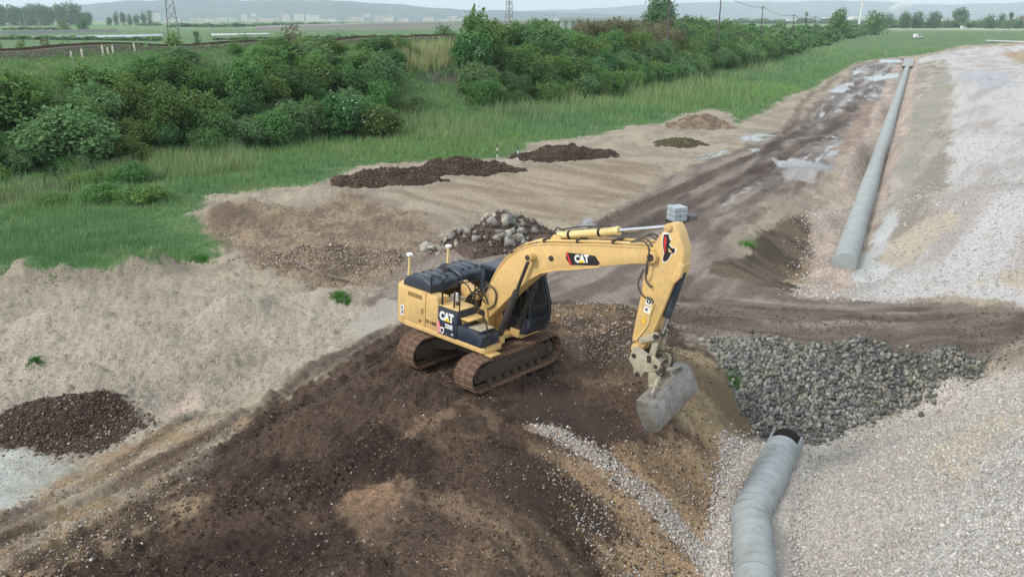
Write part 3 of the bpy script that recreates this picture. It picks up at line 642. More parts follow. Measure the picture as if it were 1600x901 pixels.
# low scrub spilling from the bank foot into the meadow at the left, and small bushes in the gaps
low = []
for k in range(12): low.append((-30 + k * 23 + rb.uniform(-8, 8), 268 + (k % 3) * 22 + rb.uniform(-8, 8)))
for k, (px, py) in enumerate(sorted(low)):
    x, y = hit(px, py); put_bush('bush', x, y, rb.uniform(1.3, 2.0), rb.uniform(.42, .6), rb.choice(['mid green', 'bright green', 'mid green']), rb.randrange(3), 0, 'low scrub bush in the left meadow, %s from the left edge' % ORD(k + 1), 'low scrub in the left meadow')
gap = []
for k in range(70):
    arc = 60 + 150 * rb.random() ** 1.1; x, y = at_bank(arc, rb.uniform(.5, 17)); px, py = proj(x, y, hz(x, y))
    if -40 < px < 1000 and not 650 < px < 735 and not (px < 215 and py < 150): gap.append((px, x, y))
for k, (px, x, y) in enumerate(sorted(gap)):
    put_bush('small_bush', x, y, rb.uniform(.8, 1.4), rb.uniform(.8, 1.2), rb.choice(['mid green', 'bright green', 'grey green', 'mid green', 'olive']), rb.randrange(2), 0, 'small bush in the gaps between larger ones, %s from the left' % ORD(k + 1), 'small bushes on the railway bank')
for row in range(4):
    L = sorted([b for b in BUSH if b[7] == row], key=lambda b: proj(b[0], b[1], 0)[0])
    for i, (x, y, r, hf, k, j, fl, _) in enumerate(L):
        lb = '%s bush%s, %s from left in the %s' % (k, ' in blossom' if fl else '', ORD(i + 1), ROWN[row])
        put_bush('bush', x, y, r, hf, k, j, fl, lb, 'bushes on the railway bank')

def scrub(name, pts, szs, kinds, label, seed=1, leaf=.075):
    """a far mass of bushes that reads as one belt"""
    rng = np.random.default_rng(seed); VV = []; FF = []; CC = []; n = 0
    for (x, y, z), s in zip(pts, szs):
        pal = BPAL[kinds[rng.integers(len(kinds))]]
        V, F, c, _, _ = foliage(int(rng.integers(1e6)), 150, .24, pal, 8, 1.0)
        VV.append(V * s + [x, y, z]); FF.append(F + n); CC.append(c); n += len(V)
    o = link(name, bulk(name, np.concatenate(VV), np.concatenate(FF), M_LEAF, False, np.concatenate(CC)))
    return tag(o, label, kind='stuff')
pts = []; szs = []
for d0 in (2, 9, 16, 22):
    arc = 330
    while arc < 1150:
        arc += rb.uniform(4, 8) * (1 + (arc - 330) / 500); x, y = at_bank(arc, d0 + rb.uniform(-3, 3)); s = rb.uniform(2.2, 4.2)
        pts.append((x, y, hz(x, y) - .3)); szs.append((s, s, s * rb.uniform(.7, 1.1)))
scrub('distant_bush_belt', pts, szs, ['mid green', 'dark green', 'grey green', 'grey green'], 'belt of bushes running on to the horizon along the railway')

# --- grass, reeds and weeds as one uncountable cover
def blades(x, y, h, wd, lean, c1, c2, per=4, spread=.12, seed=0, H=None):
    rng = np.random.default_rng(seed); n = len(x) * per
    X = np.repeat(x, per) + rng.normal(size=n) * np.repeat(spread, per) if np.ndim(spread) else np.repeat(x, per) + rng.normal(size=n) * spread
    Yy = np.repeat(y, per) + rng.normal(size=n) * (np.repeat(spread, per) if np.ndim(spread) else spread)
    Z = np.repeat(Hbase(x, y) if H is None else H, per) - .06
    hh = np.repeat(h, per) * rng.uniform(.55, 1.2, n); ww = np.repeat(wd, per) * rng.uniform(.6, 1.3, n)
    a = rng.uniform(0, 6.283, n); dx, dy = np.cos(a) * ww, np.sin(a) * ww
    la = rng.uniform(0, 6.283, n); lx, ly = np.cos(la) * hh * lean * rng.random(n) * 1.6 + .1 * hh, np.sin(la) * hh * lean * rng.random(n) * 1.6
    V = np.stack([np.stack([X - dx, Yy - dy, Z], 1), np.stack([X + dx, Yy + dy, Z], 1), np.stack([X + lx, Yy + ly, Z + hh], 1)], 1)
    t = rng.random(n)[:, None]; cc = np.repeat(c1, per, 0) * (1 - t) + np.repeat(c2, per, 0) * t; cc *= rng.uniform(.75, 1.25, n)[:, None]
    Cc = np.repeat(cc[:, None], 3, 1); Cc[:, 2] *= 1.15
    return V.reshape(-1, 3), np.arange(3 * n).reshape(-1, 3), Cc.reshape(-1, 3)
SITE = [z for z in ZONES if z[0] == 'site'][0][1]
def turf(n, seed):
    """points over meadow and bank, fewer far away"""
    rng = np.random.default_rng(seed); py = rng.uniform(62, 520, n * 2); px = rng.uniform(-350, 1650, n * 2)
    v = (py - 450.5) / FPX; den = SP + v * CP; ok = den > .012; px, v, den = px[ok], v[ok], den[ok]
    t = 10.9 / den; x = (px - 800) / FPX * t; y = (CP - v * SP) * t
    b, d, arc = bank(x, y)
    sd = pl_dist(x, y, SITE)[0]; ins = in_poly(x, y, SITE)
    k = ((~ins) | (sd < .7 * rng.random(len(x)) ** 2)) & (d < BANK_W + 8) & (y < 320)
    return x[k], y[k], d[k], sd[k]
x, y, d, sd = turf(78000, 5); n = len(x); rng = np.random.default_rng(8)
dist = np.hypot(x, y); nz = fbm(x * .16, y * .16, 3, 71); nz2 = fbm(x * .5, y * .5, 3, 73)
reed = sstep(.52, .66, nz) * sstep(-16, -5, d) * (1 - sstep(0, 3, d))            # taller reeds near the bushes
h = (.32 + .45 * nz2 + .75 * reed) * np.clip(dist / 60, .8, 2.0); h = np.where(d > 14, h * .55, h); h = np.where(sd < 2.5, h * (.3 + .28 * sd), h)
wd = .022 * np.clip(dist / 45, .8, 4)
ga, gb = C(116, 156, 106), C(92, 136, 92); gs = C(178, 176, 136); gy_ = C(140, 164, 98)
big_ = sstep(.4, .62, fbm(x * .07 + 5, y * .07, 3, 79))[:, None]; t = nz2[:, None]; c1 = ga * (1 - t) + gb * t; c1 = c1 * (1 - .5 * big_) + C(138, 164, 92) * .5 * big_; c2 = c1 * .9 + gy_ * .25
st = np.clip(.55 * reed + .6 * sstep(.60, .74, fbm(x * .3, y * .3, 3, 75)), 0, .8)[:, None]; c2 = c2 * (1 - st) + gs * st
V, F, cc = blades(x, y, h, wd, .35, c1, c2, 4, .16 * np.clip(dist / 50, .7, 3), 3)
tag(link('meadow_grass', bulk('meadow_grass', V, F, M_GRASS, False, cc)), 'tall green meadow grass and reeds between the works and the bank', kind='stuff')
# leafy undergrowth filling the bank between the bushes
rng = np.random.default_rng(17); n = 34000; arc = 40 + 300 * rng.random(n) ** 1.2; dd = rng.uniform(-1, BANK_W + 4, n)
pts = np.array([at_bank(a, b) for a, b in zip(arc, dd)]); x, y = pts[:, 0], pts[:, 1]; k = (np.abs(x - .05 * y) < .75 * y + 5)
x, y, arc, dd = x[k], y[k], arc[k], dd[k]; z = Hbase(x, y); pxb = 800 + FPX * x / (y * CP + (CAM_H - z) * SP)
bare = (np.abs(pxb - 690) < 28) & (dd > 4) & (dd < 9); x, y, z, arc, dd = x[~bare], y[~bare], z[~bare], arc[~bare], dd[~bare]
P = np.stack([x, y, z + rng.uniform(.05, .9, len(x)) * (1.0)], 1); N = rng.normal(size=P.shape) * .6 + [.1, -.4, .8]
V, F = quads(P, N, rng.uniform(.07, .15, len(x)) * np.clip(arc / 110, .9, 2.6), rng=rng)
pal = np.array(G1 + G3 + G4); cc = pal[rng.integers(0, len(pal), len(x))] * rng.uniform(.7, 1.2, (len(x), 1))
tag(link('undergrowth', bulk('undergrowth', V, F, M_LEAF, False, np.repeat(cc, 4, 0))), 'leafy undergrowth covering the railway bank between bushes', kind='stuff')
# tall pale reeds on the crest beside the big bush, stray seed heads
rng = np.random.default_rng(23); xr = []; 
for k in range(520):
    px = rng.uniform(618, 730); x, y = at_bank(0, 0); xr.append((px, rng.uniform(82, 112)))
Q = []
b0 = [hit(620, 98), hit(725, 92)]
for px, py in xr:
    t = (px - 620) / 105; u = rng.uniform(-2.5, 3.5); Q.append((b0[0][0] * (1 - t) + b0[1][0] * t - u * .6, b0[0][1] * (1 - t) + b0[1][1] * t + u * .7))
Q = np.array(Q); one = np.ones(len(Q))
V, F, cc = blades(Q[:, 0], Q[:, 1], 1.7 * one, .05 * one, .18, np.repeat(C(196, 194, 150)[None], len(Q), 0), np.repeat(C(160, 170, 112)[None], len(Q), 0), 5, .2, 4)
tag(link('pale_reeds', bulk('pale_reeds', V, F, M_GRASS, False, cc)), 'pale straw coloured reeds on the bank beside the tall bush', kind='stuff')
# green tufts in the bare soil
for i, (px, py, r, hh, lb) in enumerate([(532, 466, .38, .34, 'bright green tuft of weeds beside the gravel heap left of the excavator'), (312, 405, .45, .3, 'bright green weed tuft at the edge of the meadow and pale soil'), (1146, 592, .28, .22, 'small green tuft of weeds beside the grey stone bank'), (1170, 384, .3, .2, 'small green weed tuft on the dark scarp by the pipe trench'), (57, 565, .25, .2, 'faint olive weed tuft on pale soil at far left')]):
    x0, y0 = hit(px, py); rng = np.random.default_rng(40 + i); m = 260; a = rng.uniform(0, 6.28, m); rr = r * np.sqrt(rng.random(m)); x = rr * np.cos(a); y = rr * np.sin(a) * .8
    zz = Hbase(x + x0, y + y0); z0 = float(zz.min()); c1 = np.repeat(C(96, 150, 66)[None], m, 0) * (.6 if i == 4 else 1); c2 = np.repeat(C(76, 128, 60)[None], m, 0)
    V, F, cc = blades(x, y, hh * (1.1 - rr / r * .6), .014 * np.ones(m), .5, c1, c2, 4, .05, i, zz - z0)
    tag(link('weed_tuft', bulk('weed_tuft', V, F, M_GRASS, False, cc), None, (x0, y0, z0)), lb, 'weeds', 'weed tufts on bare soil')
# ------------------------------------------------------------------ the tracked digger
DUST = lin(150, 126, 100, .7)
Y_PAINT = pm('machine_yellow_paint', lin(218, 180, 116), lin(202, 168, 108), 2.5, .5, dirt=(lin(182, 156, 114), .5, 6.5), streak=(lin(176, 150, 112), .5), splash=(lin(122, 98, 74), .7), bump=.05, bscale=7, spec=.4, detail=10)
Y_PALE = pm('pale_yellow_paint', lin(224, 200, 140), lin(212, 186, 124), 4, .45, dirt=(lin(170, 148, 108), .3, 4))
BLACK = pm('black_panel_paint', lin(38, 45, 58), lin(50, 57, 70), 3, .34, dirt=(lin(120, 116, 112, .6), .35, 3), spec=.5)
HOSE = pm('worn_hose', lin(96, 84, 70), lin(74, 66, 58), 8, .7)
BLACK_R = pm('black_rubber', lin(26, 26, 28), lin(40, 39, 38), 8, .7)
DARKM = pm('dark_oily_metal', lin(58, 54, 52), lin(78, 72, 66), 6, .5, dirt=(DUST, .4, 6), metal=.3)
GLASS = pm('cab_glass', lin(20, 26, 30), lin(26, 32, 36), 2, .08, spec=.6, rvar=.03)
CHROME = pm('chrome_rod', lin(210, 212, 214), lin(190, 192, 194), 8, .18, metal=.9, rvar=.06)
MUD = pm('dried_mud_on_track', lin(138, 112, 94), lin(94, 76, 64), 5, .95, bump=.9, bscale=16, dirt=(lin(84, 64, 54), .5, 9), spec=.15)
MUDM = pm('muddy_track_frame', lin(86, 76, 66), lin(66, 60, 56), 5, .9, bump=.5, bscale=20, dirt=(lin(112, 88, 70), .5, 5), spec=.2)
STEEL = pm('worn_bucket_steel', lin(148, 145, 141), lin(116, 111, 106), 3, .5, splash=(lin(92, 78, 66), .8), dirt=(lin(108, 95, 82), .6, 4), metal=.25, bump=.1, bscale=12)
COUP = pm('worn_coupler_steel', lin(178, 168, 146), lin(150, 140, 122), 5, .6, dirt=(lin(110, 92, 74), .45, 6))
WHITE = pm('white_print', lin(232, 232, 228), lin(222, 222, 218), 20, .5)
RED = pm('red_print', lin(206, 44, 52), lin(196, 40, 46), 20, .5)
PRINTY = pm('yellow_print', lin(240, 196, 40), lin(236, 190, 36), 20, .5)
PRINTK = pm('black_print', lin(30, 28, 30), lin(36, 32, 34), 20, .5)
PINK = pm('pink_print', lin(222, 150, 150), lin(210, 130, 132), 9, .5)
BROWNP = pm('scuffed_patch', lin(150, 118, 70), lin(136, 108, 70), 9, .6)

EX, EY = -0.981, 22.649
HU, HT = 2.27364, 0.70023                     # headings of the upper works and of the tracks (clockwise from +Y)
TU, TT = math.pi / 2 - HU, math.pi / 2 - HT
dig = empty('excavator', label='yellow tracked excavator with black engine hood, boom reaching right over the slope', cat='excavator')
dig.matrix_world = Matrix.Translation((EX, EY, hz(EX, EY) + .03)) @ Matrix.Rotation(-.0231, 4, 'X') @ Matrix.Rotation(.0570, 4, 'Y') @ Matrix.Rotation(TU, 4, 'Z')
DT = TT - TU
Rt = Matrix.Rotation(DT, 4, 'Z')

def cylinder_y(mb, x, z, r, y0, y1, n=20):
    return mb.prism([(x + r * math.cos(2 * math.pi * k / n), z + r * math.sin(2 * math.pi * k / n)) for k in range(n)], y0, y1)
def text_mesh(txt, size, mat, bold=.0, sx=1.0, ext=.002):
    c = bpy.data.curves.new('lettering', 'FONT'); c.body = txt; c.size = size; c.offset = bold; c.extrude = ext; c.resolution_u = 3
    ob = bpy.data.objects.new('lettering', c); COL.objects.link(ob)
    me = bpy.data.meshes.new_from_object(ob.evaluated_get(bpy.context.evaluated_depsgraph_get()))
    bpy.data.objects.remove(ob); bpy.data.curves.remove(c)
    for v in me.vertices: v.co.x *= sx
    me.materials.clear(); me.materials.append(mat); return me
def on_side(name, me, parent, x, y, z, ang=0.0):
    """lay a flat xy mesh on a face that looks towards -Y"""
    o = link(name, me, parent); o.location = (x, y, z)
    o.matrix_local = Matrix.Translation((x, y, z)) @ Matrix.Rotation(-ang, 4, 'Y') @ Matrix.Rotation(math.pi / 2, 4, 'X'); return o
def flat(poly, mat, th=.003, name='print'):
    return MB().prism(poly, 0, th, 'z').mesh(name, mat)

# --- tracks: shoe chain, frame, sprocket, idler, rollers
SR, SXE = .43, 1.58
shoe = MB().box(-.098, .098, -.35, .35, 0, .028).box(-.085, -.055, -.35, .35, .028, .06).box(-.015, .015, -.35, .35, .028, .052).box(.05, .08, -.35, .35, .028, .06).mesh('track_shoe', MUD, .006, seg=1)
link_me = None
def stadium(s):
    L1 = 2 * SXE; A = math.pi * SR; P = 2 * (L1 + A); s = s % P
    if s < L1: sag = .035 * math.sin(math.pi * s / L1); return (-SXE + s, 2 * SR + .06 - sag, 0.0)
    s -= L1
    if s < A: a = s / SR; return (SXE + SR * math.sin(a), SR + .06 + SR * math.cos(a), a)
    s -= A
    if s < L1: return (SXE - s, .06, math.pi)
    s -= L1; a = s / SR; return (-SXE - SR * math.sin(a), SR + .06 - SR * math.cos(a), math.pi + a)
PER = 2 * (2 * SXE + math.pi * SR); NSH = 46
for side in (-1, 1):
    yc = side * 1.19
    fr = MB().prism([(-1.5, .32), (-1.3, .26), (1.3, .26), (1.53, .36), (1.53, .58), (1.3, .74), (.6, .80), (-.6, .80), (-1.3, .74), (-1.5, .6)], yc - .19, yc + .19)
    fr.box(-1.25, 1.25, yc - .215, yc + .215, .40, .62)
    tr = fr.build('track', MUDM, dig, .02, rz=DT)
    if side < 0: tr['label'] = 'near track caked in dried brown mud'
    for k in range(NSH):
        x, z, a = stadium(k * PER / NSH)
        o = link('track_shoe', shoe, tr)
        o.matrix_local = Matrix.Translation((x, yc + random.uniform(-.012, .012), z + random.uniform(-.008, .008))) @ Matrix.Rotation(a + random.uniform(-.05, .05), 4, 'Y') @ Matrix.Rotation(random.uniform(-.02, .02), 4, 'Z')
    ch = MB()
    for yy in (-.12, .12):
        pts = [stadium(k * PER / 120) for k in range(121)]
        ch.tube([(p[0] - .05 * math.sin(p[2]), yc + yy, p[1] - .05 * math.cos(p[2])) for p in pts], .045, 6, False)
    ch.build('chain', MUDM, tr)
    for nm, xx, r in (('sprocket', -SXE, .33), ('idler', SXE, .34)):
        m = MB(); n = 22
        P = []
        for k in range(n * 2):
            rr = r * (1.0 if (k % 2 or nm == 'idler') else .86); a = math.pi * k / n; P.append((xx + rr * math.cos(a), SR + .06 + rr * math.sin(a)))
        m.prism(P, yc - .05, yc + .05); cylinder_y(m, xx, SR + .06, .23, yc - .2, yc + .2); cylinder_y(m, xx, SR + .06, .12, yc - .26, yc + .26)
        m.build(nm, MUDM, tr, .006, seg=1)
    for k in range(7):
        m = MB(); xx = -1.14 + k * .38; cylinder_y(m, xx, .20, .10, yc - .21, yc + .21, 14); cylinder_y(m, xx, .2, .13, yc - .09, yc - .06, 14); cylinder_y(m, xx, .2, .13, yc + .06, yc + .09, 14)
        m.build('roller', MUDM, tr)
    for xx in (-.6, .6):
        m = MB(); cylinder_y(m, xx, .80, .07, yc - .15, yc + .15, 12); m.build('carrier_roller', MUDM, tr)
cb = MB().prism([(-.75, -1.0), (-.35, -.5), (-.35, .5), (-.75, 1.0), (-1.15, 1.02), (-.6, .35), (-.6, -.35), (-1.15, -1.02)], .48, .82, 'z').prism([(.75, -1.0), (.35, -.5), (.35, .5), (.75, 1.0), (1.15, 1.02), (.6, .35), (.6, -.35), (1.15, -1.02)], .48, .82, 'z')
cb.box(-.62, .62, -.62, .62, .5, .9)
cb.build('carbody', MUDM, dig, .02, rz=DT)
MB().prism([(.66 * math.cos(2 * math.pi * k / 32), .66 * math.sin(2 * math.pi * k / 32)) for k in range(32)], .88, 1.08, 'z').build('swing_ring', DARKM, dig, .01)

# --- upper works
MB().prism([(-2.0, -1.36), (1.28, -1.36), (1.34, -1.30), (1.34, -.62), (.9, -.55), (.9, .36), (1.2, .42), (1.2, 1.30), (1.12, 1.36), (-2.0, 1.36)], 1.04, 1.20, 'z').build('platform', Y_PAINT, dig, .025)
cwp = [(-1.95, -1.30), (-2.30, -1.29), (-2.52, -1.15), (-2.66, -.8), (-2.74, -.3), (-2.74, .3), (-2.66, .8), (-2.52, 1.15), (-2.30, 1.29), (-1.95, 1.30)]
cwt = MB().prism(cwp, 1.0, 2.24, 'z').build('counterweight', Y_PAINT, dig, .07, seg=3)
on_side('label_plate', flat([(0, 0), (.14, 0), (.14, .34), (0, .34)], WHITE), cwt, -2.21, -1.305, 1.30)
pl_ = on_side('label_print', text_mesh('S\nX', .14, PRINTK, .006), cwt, -2.18, -1.311, 1.50)
# rear service doors
d1 = MB().box(-1.97, -1.10, -1.34, -1.18, 1.20, 2.26).build('rear_door', Y_PAINT, dig, .03)
on_side('scuffed_strip', flat([(0, 0), (.62, 0), (.62, .13), (0, .13)], BROWNP), d1, -1.86, -1.342, 2.02)
MB().tube([(-1.2, -1.36, 1.62), (-1.2, -1.38, 1.62), (-1.2, -1.38, 1.76), (-1.2, -1.36, 1.76)], .012).build('handle', BLACK_R, d1)
d2 = MB().prism([(-1.085, 1.20), (-.56, 1.20), (-.56, 2.06), (-.66, 2.24), (-1.085, 2.26)], -1.34, -1.16).build('middle_door', Y_PAINT, dig, .03)
on_side('machine_number', text_mesh('011488', .15, PRINTK, .004), d2, -1.06, -1.343, 1.36)
on_side('machine_number', text_mesh('EF', .11, PRINTK, .003), d1, -1.36, -1.343, 1.30)
MB().box(-1.97, -.56, -1.17, -.9, 1.2, 2.24).build('inner_wall', Y_PAINT, dig)
MB().box(-1.97, -.95, 1.05, 1.34, 1.2, 2.24).box(-.94, -.5, 1.05, 1.34, 1.2, 2.2).build('left_door', Y_PAINT, dig, .03)
# pump door with the maker's mark
pd = MB().box(-.54, .24, -1.37, -.56, 1.18, 2.02).build('pump_door', BLACK, dig, .02)
MB().box(-.53, .23, -1.34, -.57, 2.03, 2.06).build('pump_deck', Y_PAINT, pd, .01)
on_side('logo_letters', text_mesh('CAT', .34, WHITE, .022, .82), pd, -.46, -1.373, 1.66)
on_side('logo_triangle', flat([(0, 0), (.26, 0), (.13, .11)], PRINTY, .004), pd, -.26, -1.378, 1.645)
on_side('model_letters', text_mesh('320E', .18, WHITE, .008, .85), pd, -.23, -1.373, 1.44)
on_side('model_letters', text_mesh('LE', .09, WHITE, .002), pd, .02, -1.373, 1.27)
on_side('red_stripe', flat([(0, .38), (.07, .36), (.2, .02), (.1, 0)], RED), pd, -.54, -1.372, 1.22)
on_side('pink_stripe', flat([(-.02, .42), (.05, .40), (.14, .02), (-.02, .02)], PINK), pd, -.53, -1.3745, 1.20)
on_side('shield_print', flat([(0, .2), (.07, .23), (.16, .22), (.15, .08), (.08, 0), (.02, .07)], WHITE), pd, -.42, -1.374, 1.20)
on_side('shield_print', flat([(0, .13), (.05, .15), (.1, .14), (.09, .06), (.05, 0), (.015, .05)], PRINTK), pd, -.395, -1.378, 1.235)
# tool box, steps
tb = MB().prism([(.25, 1.19), (1.22, 1.19), (1.22, 1.52), (.95, 1.62), (.62, 1.64), (.25, 1.64)], -1.36, -.62).build('tool_box', BLACK, dig, .03)
MB().box(.62, 1.1, -1.28, -.72, 1.645, 1.665).build('tread_plate', COUP, tb)
MB().box(.27, .62, -1.26, -.62, 1.80, 1.84).box(.27, .31, -1.2, -.66, 1.62, 1.82).build('step', Y_PAINT, tb, .008)
MB().box(1.26, 1.55, -1.30, -.9, 1.0, 1.05).box(1.26, 1.32, -1.28, -.95, 1.05, 1.2).build('front_step', Y_PAINT, dig, .008)
# engine hood: ridged black cover across the rear
hd = MB().prism([(-2.28, 2.22), (-2.24, 2.40), (-2.08, 2.56), (-1.75, 2.62), (-1.30, 2.60), (-1.05, 2.50), (-.98, 2.22)], -1.18, .05)
hood = hd.build('engine_hood', BLACK, dig, .05, seg=3)
MB().prism([(-2.24, 2.22), (-2.2, 2.46), (-2.05, 2.64), (-1.72, 2.70), (-1.28, 2.68), (-1.02, 2.56), (-.96, 2.22)], .08, 1.22).build('engine_hood', BLACK, dig, .06, seg=3)
for yy in (-.95, -.62, -.3, .35, .68, 1.0):
    MB().box(-2.0, -1.2, yy - .035, yy + .035, 2.58, 2.628 if yy < 0 else 2.708).build('hood_rib', BLACK, hood, .015)
MB().tube([(-1.55, -.1, 2.5), (-1.55, -.1, 2.68), (-1.6, -.1, 2.75), (-1.68, -.1, 2.78)], [.065, .065, .065, .07], 12).build('exhaust', DARKM, dig, smooth=True)
# walkway between hood and pump deck, tank, valve block, hoses
MB().box(-.96, -.5, -.9, .30, 1.2, 1.98).box(-.5, .26, -.55, .28, 1.2, 1.55).build('walkway', Y_PAINT, dig, .015)
MB().prism([(-.98, 1.98), (-.2, 1.98), (-.2, 2.2), (-.98, 2.42)], -.02, .28).build('oil_tank', Y_PAINT, dig, .03)
MB().box(-.90, -.55, -.85, -.1, 1.985, 2.02).box(-.8, -.62, -.6, -.4, 2.02, 2.16).build('valve_block', COUP, dig, .01)
for k, (ya, za) in enumerate([(-.35, 1.9), (-.22, 1.95), (-.1, 2.0), (.02, 1.9), (.12, 1.96)]):
    MB().tube([(-.5, ya - .1, 1.55), (-.3, ya, za + .25), (0.0, ya + .02, za + .42), (.28, ya * .8, za + .25), (.42, ya * .6, 2.0 + .03 * k)], .026, 7).build('hydraulic_hose', BLACK_R, dig, smooth=True)
cap_ = MB(); cap_.prism([(-.15 + .06 * math.cos(k * .5236), -.95 + .06 * math.sin(k * .5236)) for k in range(12)], 2.06, 2.16, 'z'); cap_.build('fuel_cap', DARKM, dig, .008)
fl = MB(); fl.prism([(-.38 + .07 * math.cos(k * .5236), -.8 + .07 * math.sin(k * .5236)) for k in range(12)], 2.06, 2.34, 'z'); fl.build('filter_bowl', WHITE, dig, .01)
MB().tube([(-.05, -1.2, 2.06), (-.05, -1.2, 2.55)], .03).build('breather', DARKM, dig)
# handrails
HR = [[(1.28, -1.28, 1.12), (1.32, -1.28, 1.85), (1.02, -1.28, 2.28), (.82, -1.28, 2.52), (.55, -1.28, 2.85), (.45, -1.28, 2.9), (.25, -1.28, 2.9), (.24, -1.28, 2.06)],
      [(.24, -1.28, 2.88), (-.1, -1.28, 2.92), (-.42, -1.28, 2.80), (-.44, -1.28, 2.06)], [(-.50, -1.25, 2.06), (-.50, -1.25, 2.74), (-.55, -1.25, 2.80), (-.90, -1.25, 2.82), (-.96, -1.25, 2.76), (-.96, -1.25, 2.25)],
      [(.24, -.66, 2.06), (.24, -.66, 2.84), (.24, -1.28, 2.88)], [(1.30, -1.28, 1.5), (1.22, -.75, 1.6)]]
for P in HR: MB().tube(P, .021, 8).build('handrail', BLACK_R, dig, smooth=True)
# satellite masts on the counterweight
for (gx_, gy_) in ((-2.45, -.75), (-2.45, .95)):
    ms_ = MB().tube([(gx_, gy_, 2.2), (gx_, gy_, 3.0)], [.055, .04], 10).box(gx_ - .07, gx_ + .07, gy_ - .07, gy_ + .07, 2.2, 2.3).build('antenna_mast', Y_PALE, dig, smooth=True)
    MB().tube([(gx_, gy_, 3.0), (gx_, gy_, 3.03), (gx_, gy_, 3.09), (gx_, gy_, 3.11)], [.06, .105, .105, .06], 14).build('antenna', WHITE, ms_, smooth=True)
# --- cab on the far side
cab = empty('cab'); cab.parent = dig
cy0, cy1 = .40, 1.38
prof = [(-.52, 1.2), (1.36, 1.2), (1.52, 1.5), (1.50, 2.1), (1.22, 2.88), (-.50, 2.90)]
bd_ = MB().prism([(-.52, 1.2), (1.36, 1.2), (1.50, 1.46), (1.51, 1.72), (-.52, 1.72)], cy0, cy1).prism([(-.52, 1.72), (-.36, 1.72), (-.34, 2.88), (-.5, 2.88)], cy0, cy1)
for yy in (cy0, cy1 - .07):
    bd_.prism([(1.44, 1.72), (1.51, 1.72), (1.49, 2.1), (1.22, 2.88), (1.14, 2.88), (1.42, 2.1)], yy, yy + .07).prism([(.42, 1.72), (.52, 1.72), (.5, 2.88), (.4, 2.88)], yy, yy + .07)
cabb = bd_.build('cab_body', BLACK, dig, .015)
MB().prism([(-.56, 2.86), (1.26, 2.84), (1.32, 2.90), (1.2, 2.99), (-.5, 3.02)], cy0 - .03, cy1 + .03).build('roof', BLACK, cabb, .03, seg=3)
for yy in (cy0 + .02, cy1 - .035):
    MB().prism([(-.34, 1.73), (.43, 1.73), (.41, 2.86), (-.33, 2.86)], yy, yy + .012).build('window', GLASS, cabb)
    MB().prism([(.52, 1.73), (1.43, 1.73), (1.41, 2.1), (1.15, 2.86), (.5, 2.86)], yy, yy + .012).build('window', GLASS, cabb)
MB().prism([(1.46, 1.73), (1.475, 1.73), (1.45, 2.1), (1.18, 2.86), (1.165, 2.86), (1.435, 2.1)], cy0 + .07, cy1 - .07).build('windscreen', GLASS, cabb)
for k in range(9):
    yy = cy0 + .08 + k * (cy1 - cy0 - .16) / 8
    MB().tube([(1.58, yy, 1.42), (1.57, yy, 2.1), (1.28, yy, 2.9)], .018, 6).build('guard_bar', BLACK_R, cabb)
for zz, xx in ((1.45, 1.58), (2.1, 1.575), (2.88, 1.29)):
    MB().tube([(xx, cy0 + .05, zz), (xx, cy1 - .05, zz)], .022, 6).build('guard_bar', BLACK_R, cabb)
for k in range(5):
    xx = .56 + k * .2
    MB().tube([(xx, cy0 - .04, 1.3), (xx, cy0 - .04, 2.8)], .012, 6).build('side_guard_bar', DARKM, cabb)
bpy.data.objects.remove(cab)
MB().box(1.22, 1.28, .5, .62, 2.98, 3.08).box(1.22, 1.28, 1.15, 1.27, 2.98, 3.08).build('work_lamp', GLASS, cabb, .01)

# --- boom
BT = [(.14, 1.9), (.2, 2.2), (.45, 2.66), (.72, 3.2), (1.05, 3.62), (1.48, 3.98), (1.95, 4.21), (2.5, 4.35), (3.2, 4.48), (4.13, 4.66), (5.17, 4.82), (5.52, 4.88), (5.72, 4.84), (5.84, 4.70), (5.80, 4.55), (5.62, 4.48)]
BB = [(5.07, 4.35), (4.19, 4.08), (3.46, 3.85), (2.77, 3.66), (2.29, 3.47), (1.93, 3.22), (1.63, 2.94), (1.2, 2.48), (.82, 2.05), (.52, 1.70), (.36, 1.60), (.2, 1.66)]
boom = MB().prism(BT + BB, -.27, .27).build('boom', Y_PAINT, dig, .02)
def off_top(d):     # the top chord moved outward
    return [(x, z + d) for x, z in BT[2:13]]
MB().prism(off_top(.02) + off_top(-.03)[::-1], -.285, .285).build('top_plate', Y_PAINT, boom, .006, seg=1)
bb2 = BB[1:9]; MB().prism([(x, z - .02) for x, z in bb2] + [(x, z + .03) for x, z in bb2][::-1], -.285, .285).build('bottom_plate', Y_PAINT, boom, .006, seg=1)
for (x, z, r, yo) in ((2.0, 3.89, .12, .52), (2.62, 3.97, .075, .31), (.3, 1.8, .15, .36), (5.67, 4.66, .15, .33)):
    m = MB(); cylinder_y(m, x, z, r, -yo, yo, 24); p_ = m.build('pin_boss', Y_PAINT if r != .075 else DARKM, boom, .012)
    m = MB(); cylinder_y(m, x, z, r * .62, -yo - .02, yo + .02, 18); m.build('pin', DARKM, p_)
lg = on_side('logo_panel', flat([(0, 0), (.16, -.15), (1.03, .03), (1.10, .10), (.92, .27), (.02, .17)], PRINTK, .002), boom, 3.10, -.2735, 4.07, .0)
on_side('logo_stripe', flat([(-.01, .17), (.05, .175), (.22, -.14), (.15, -.155)], RED, .004), boom, 3.10, -.2745, 4.07)
on_side('logo_letters', text_mesh('CAT', .27, WHITE, .016, .85), boom, 3.41, -.2765, 4.035, math.radians(12))
on_side('logo_triangle', flat([(0, 0), (.22, 0), (.11, .09)], PRINTY, .004), boom, 3.52, -.282, 4.045, math.radians(12))
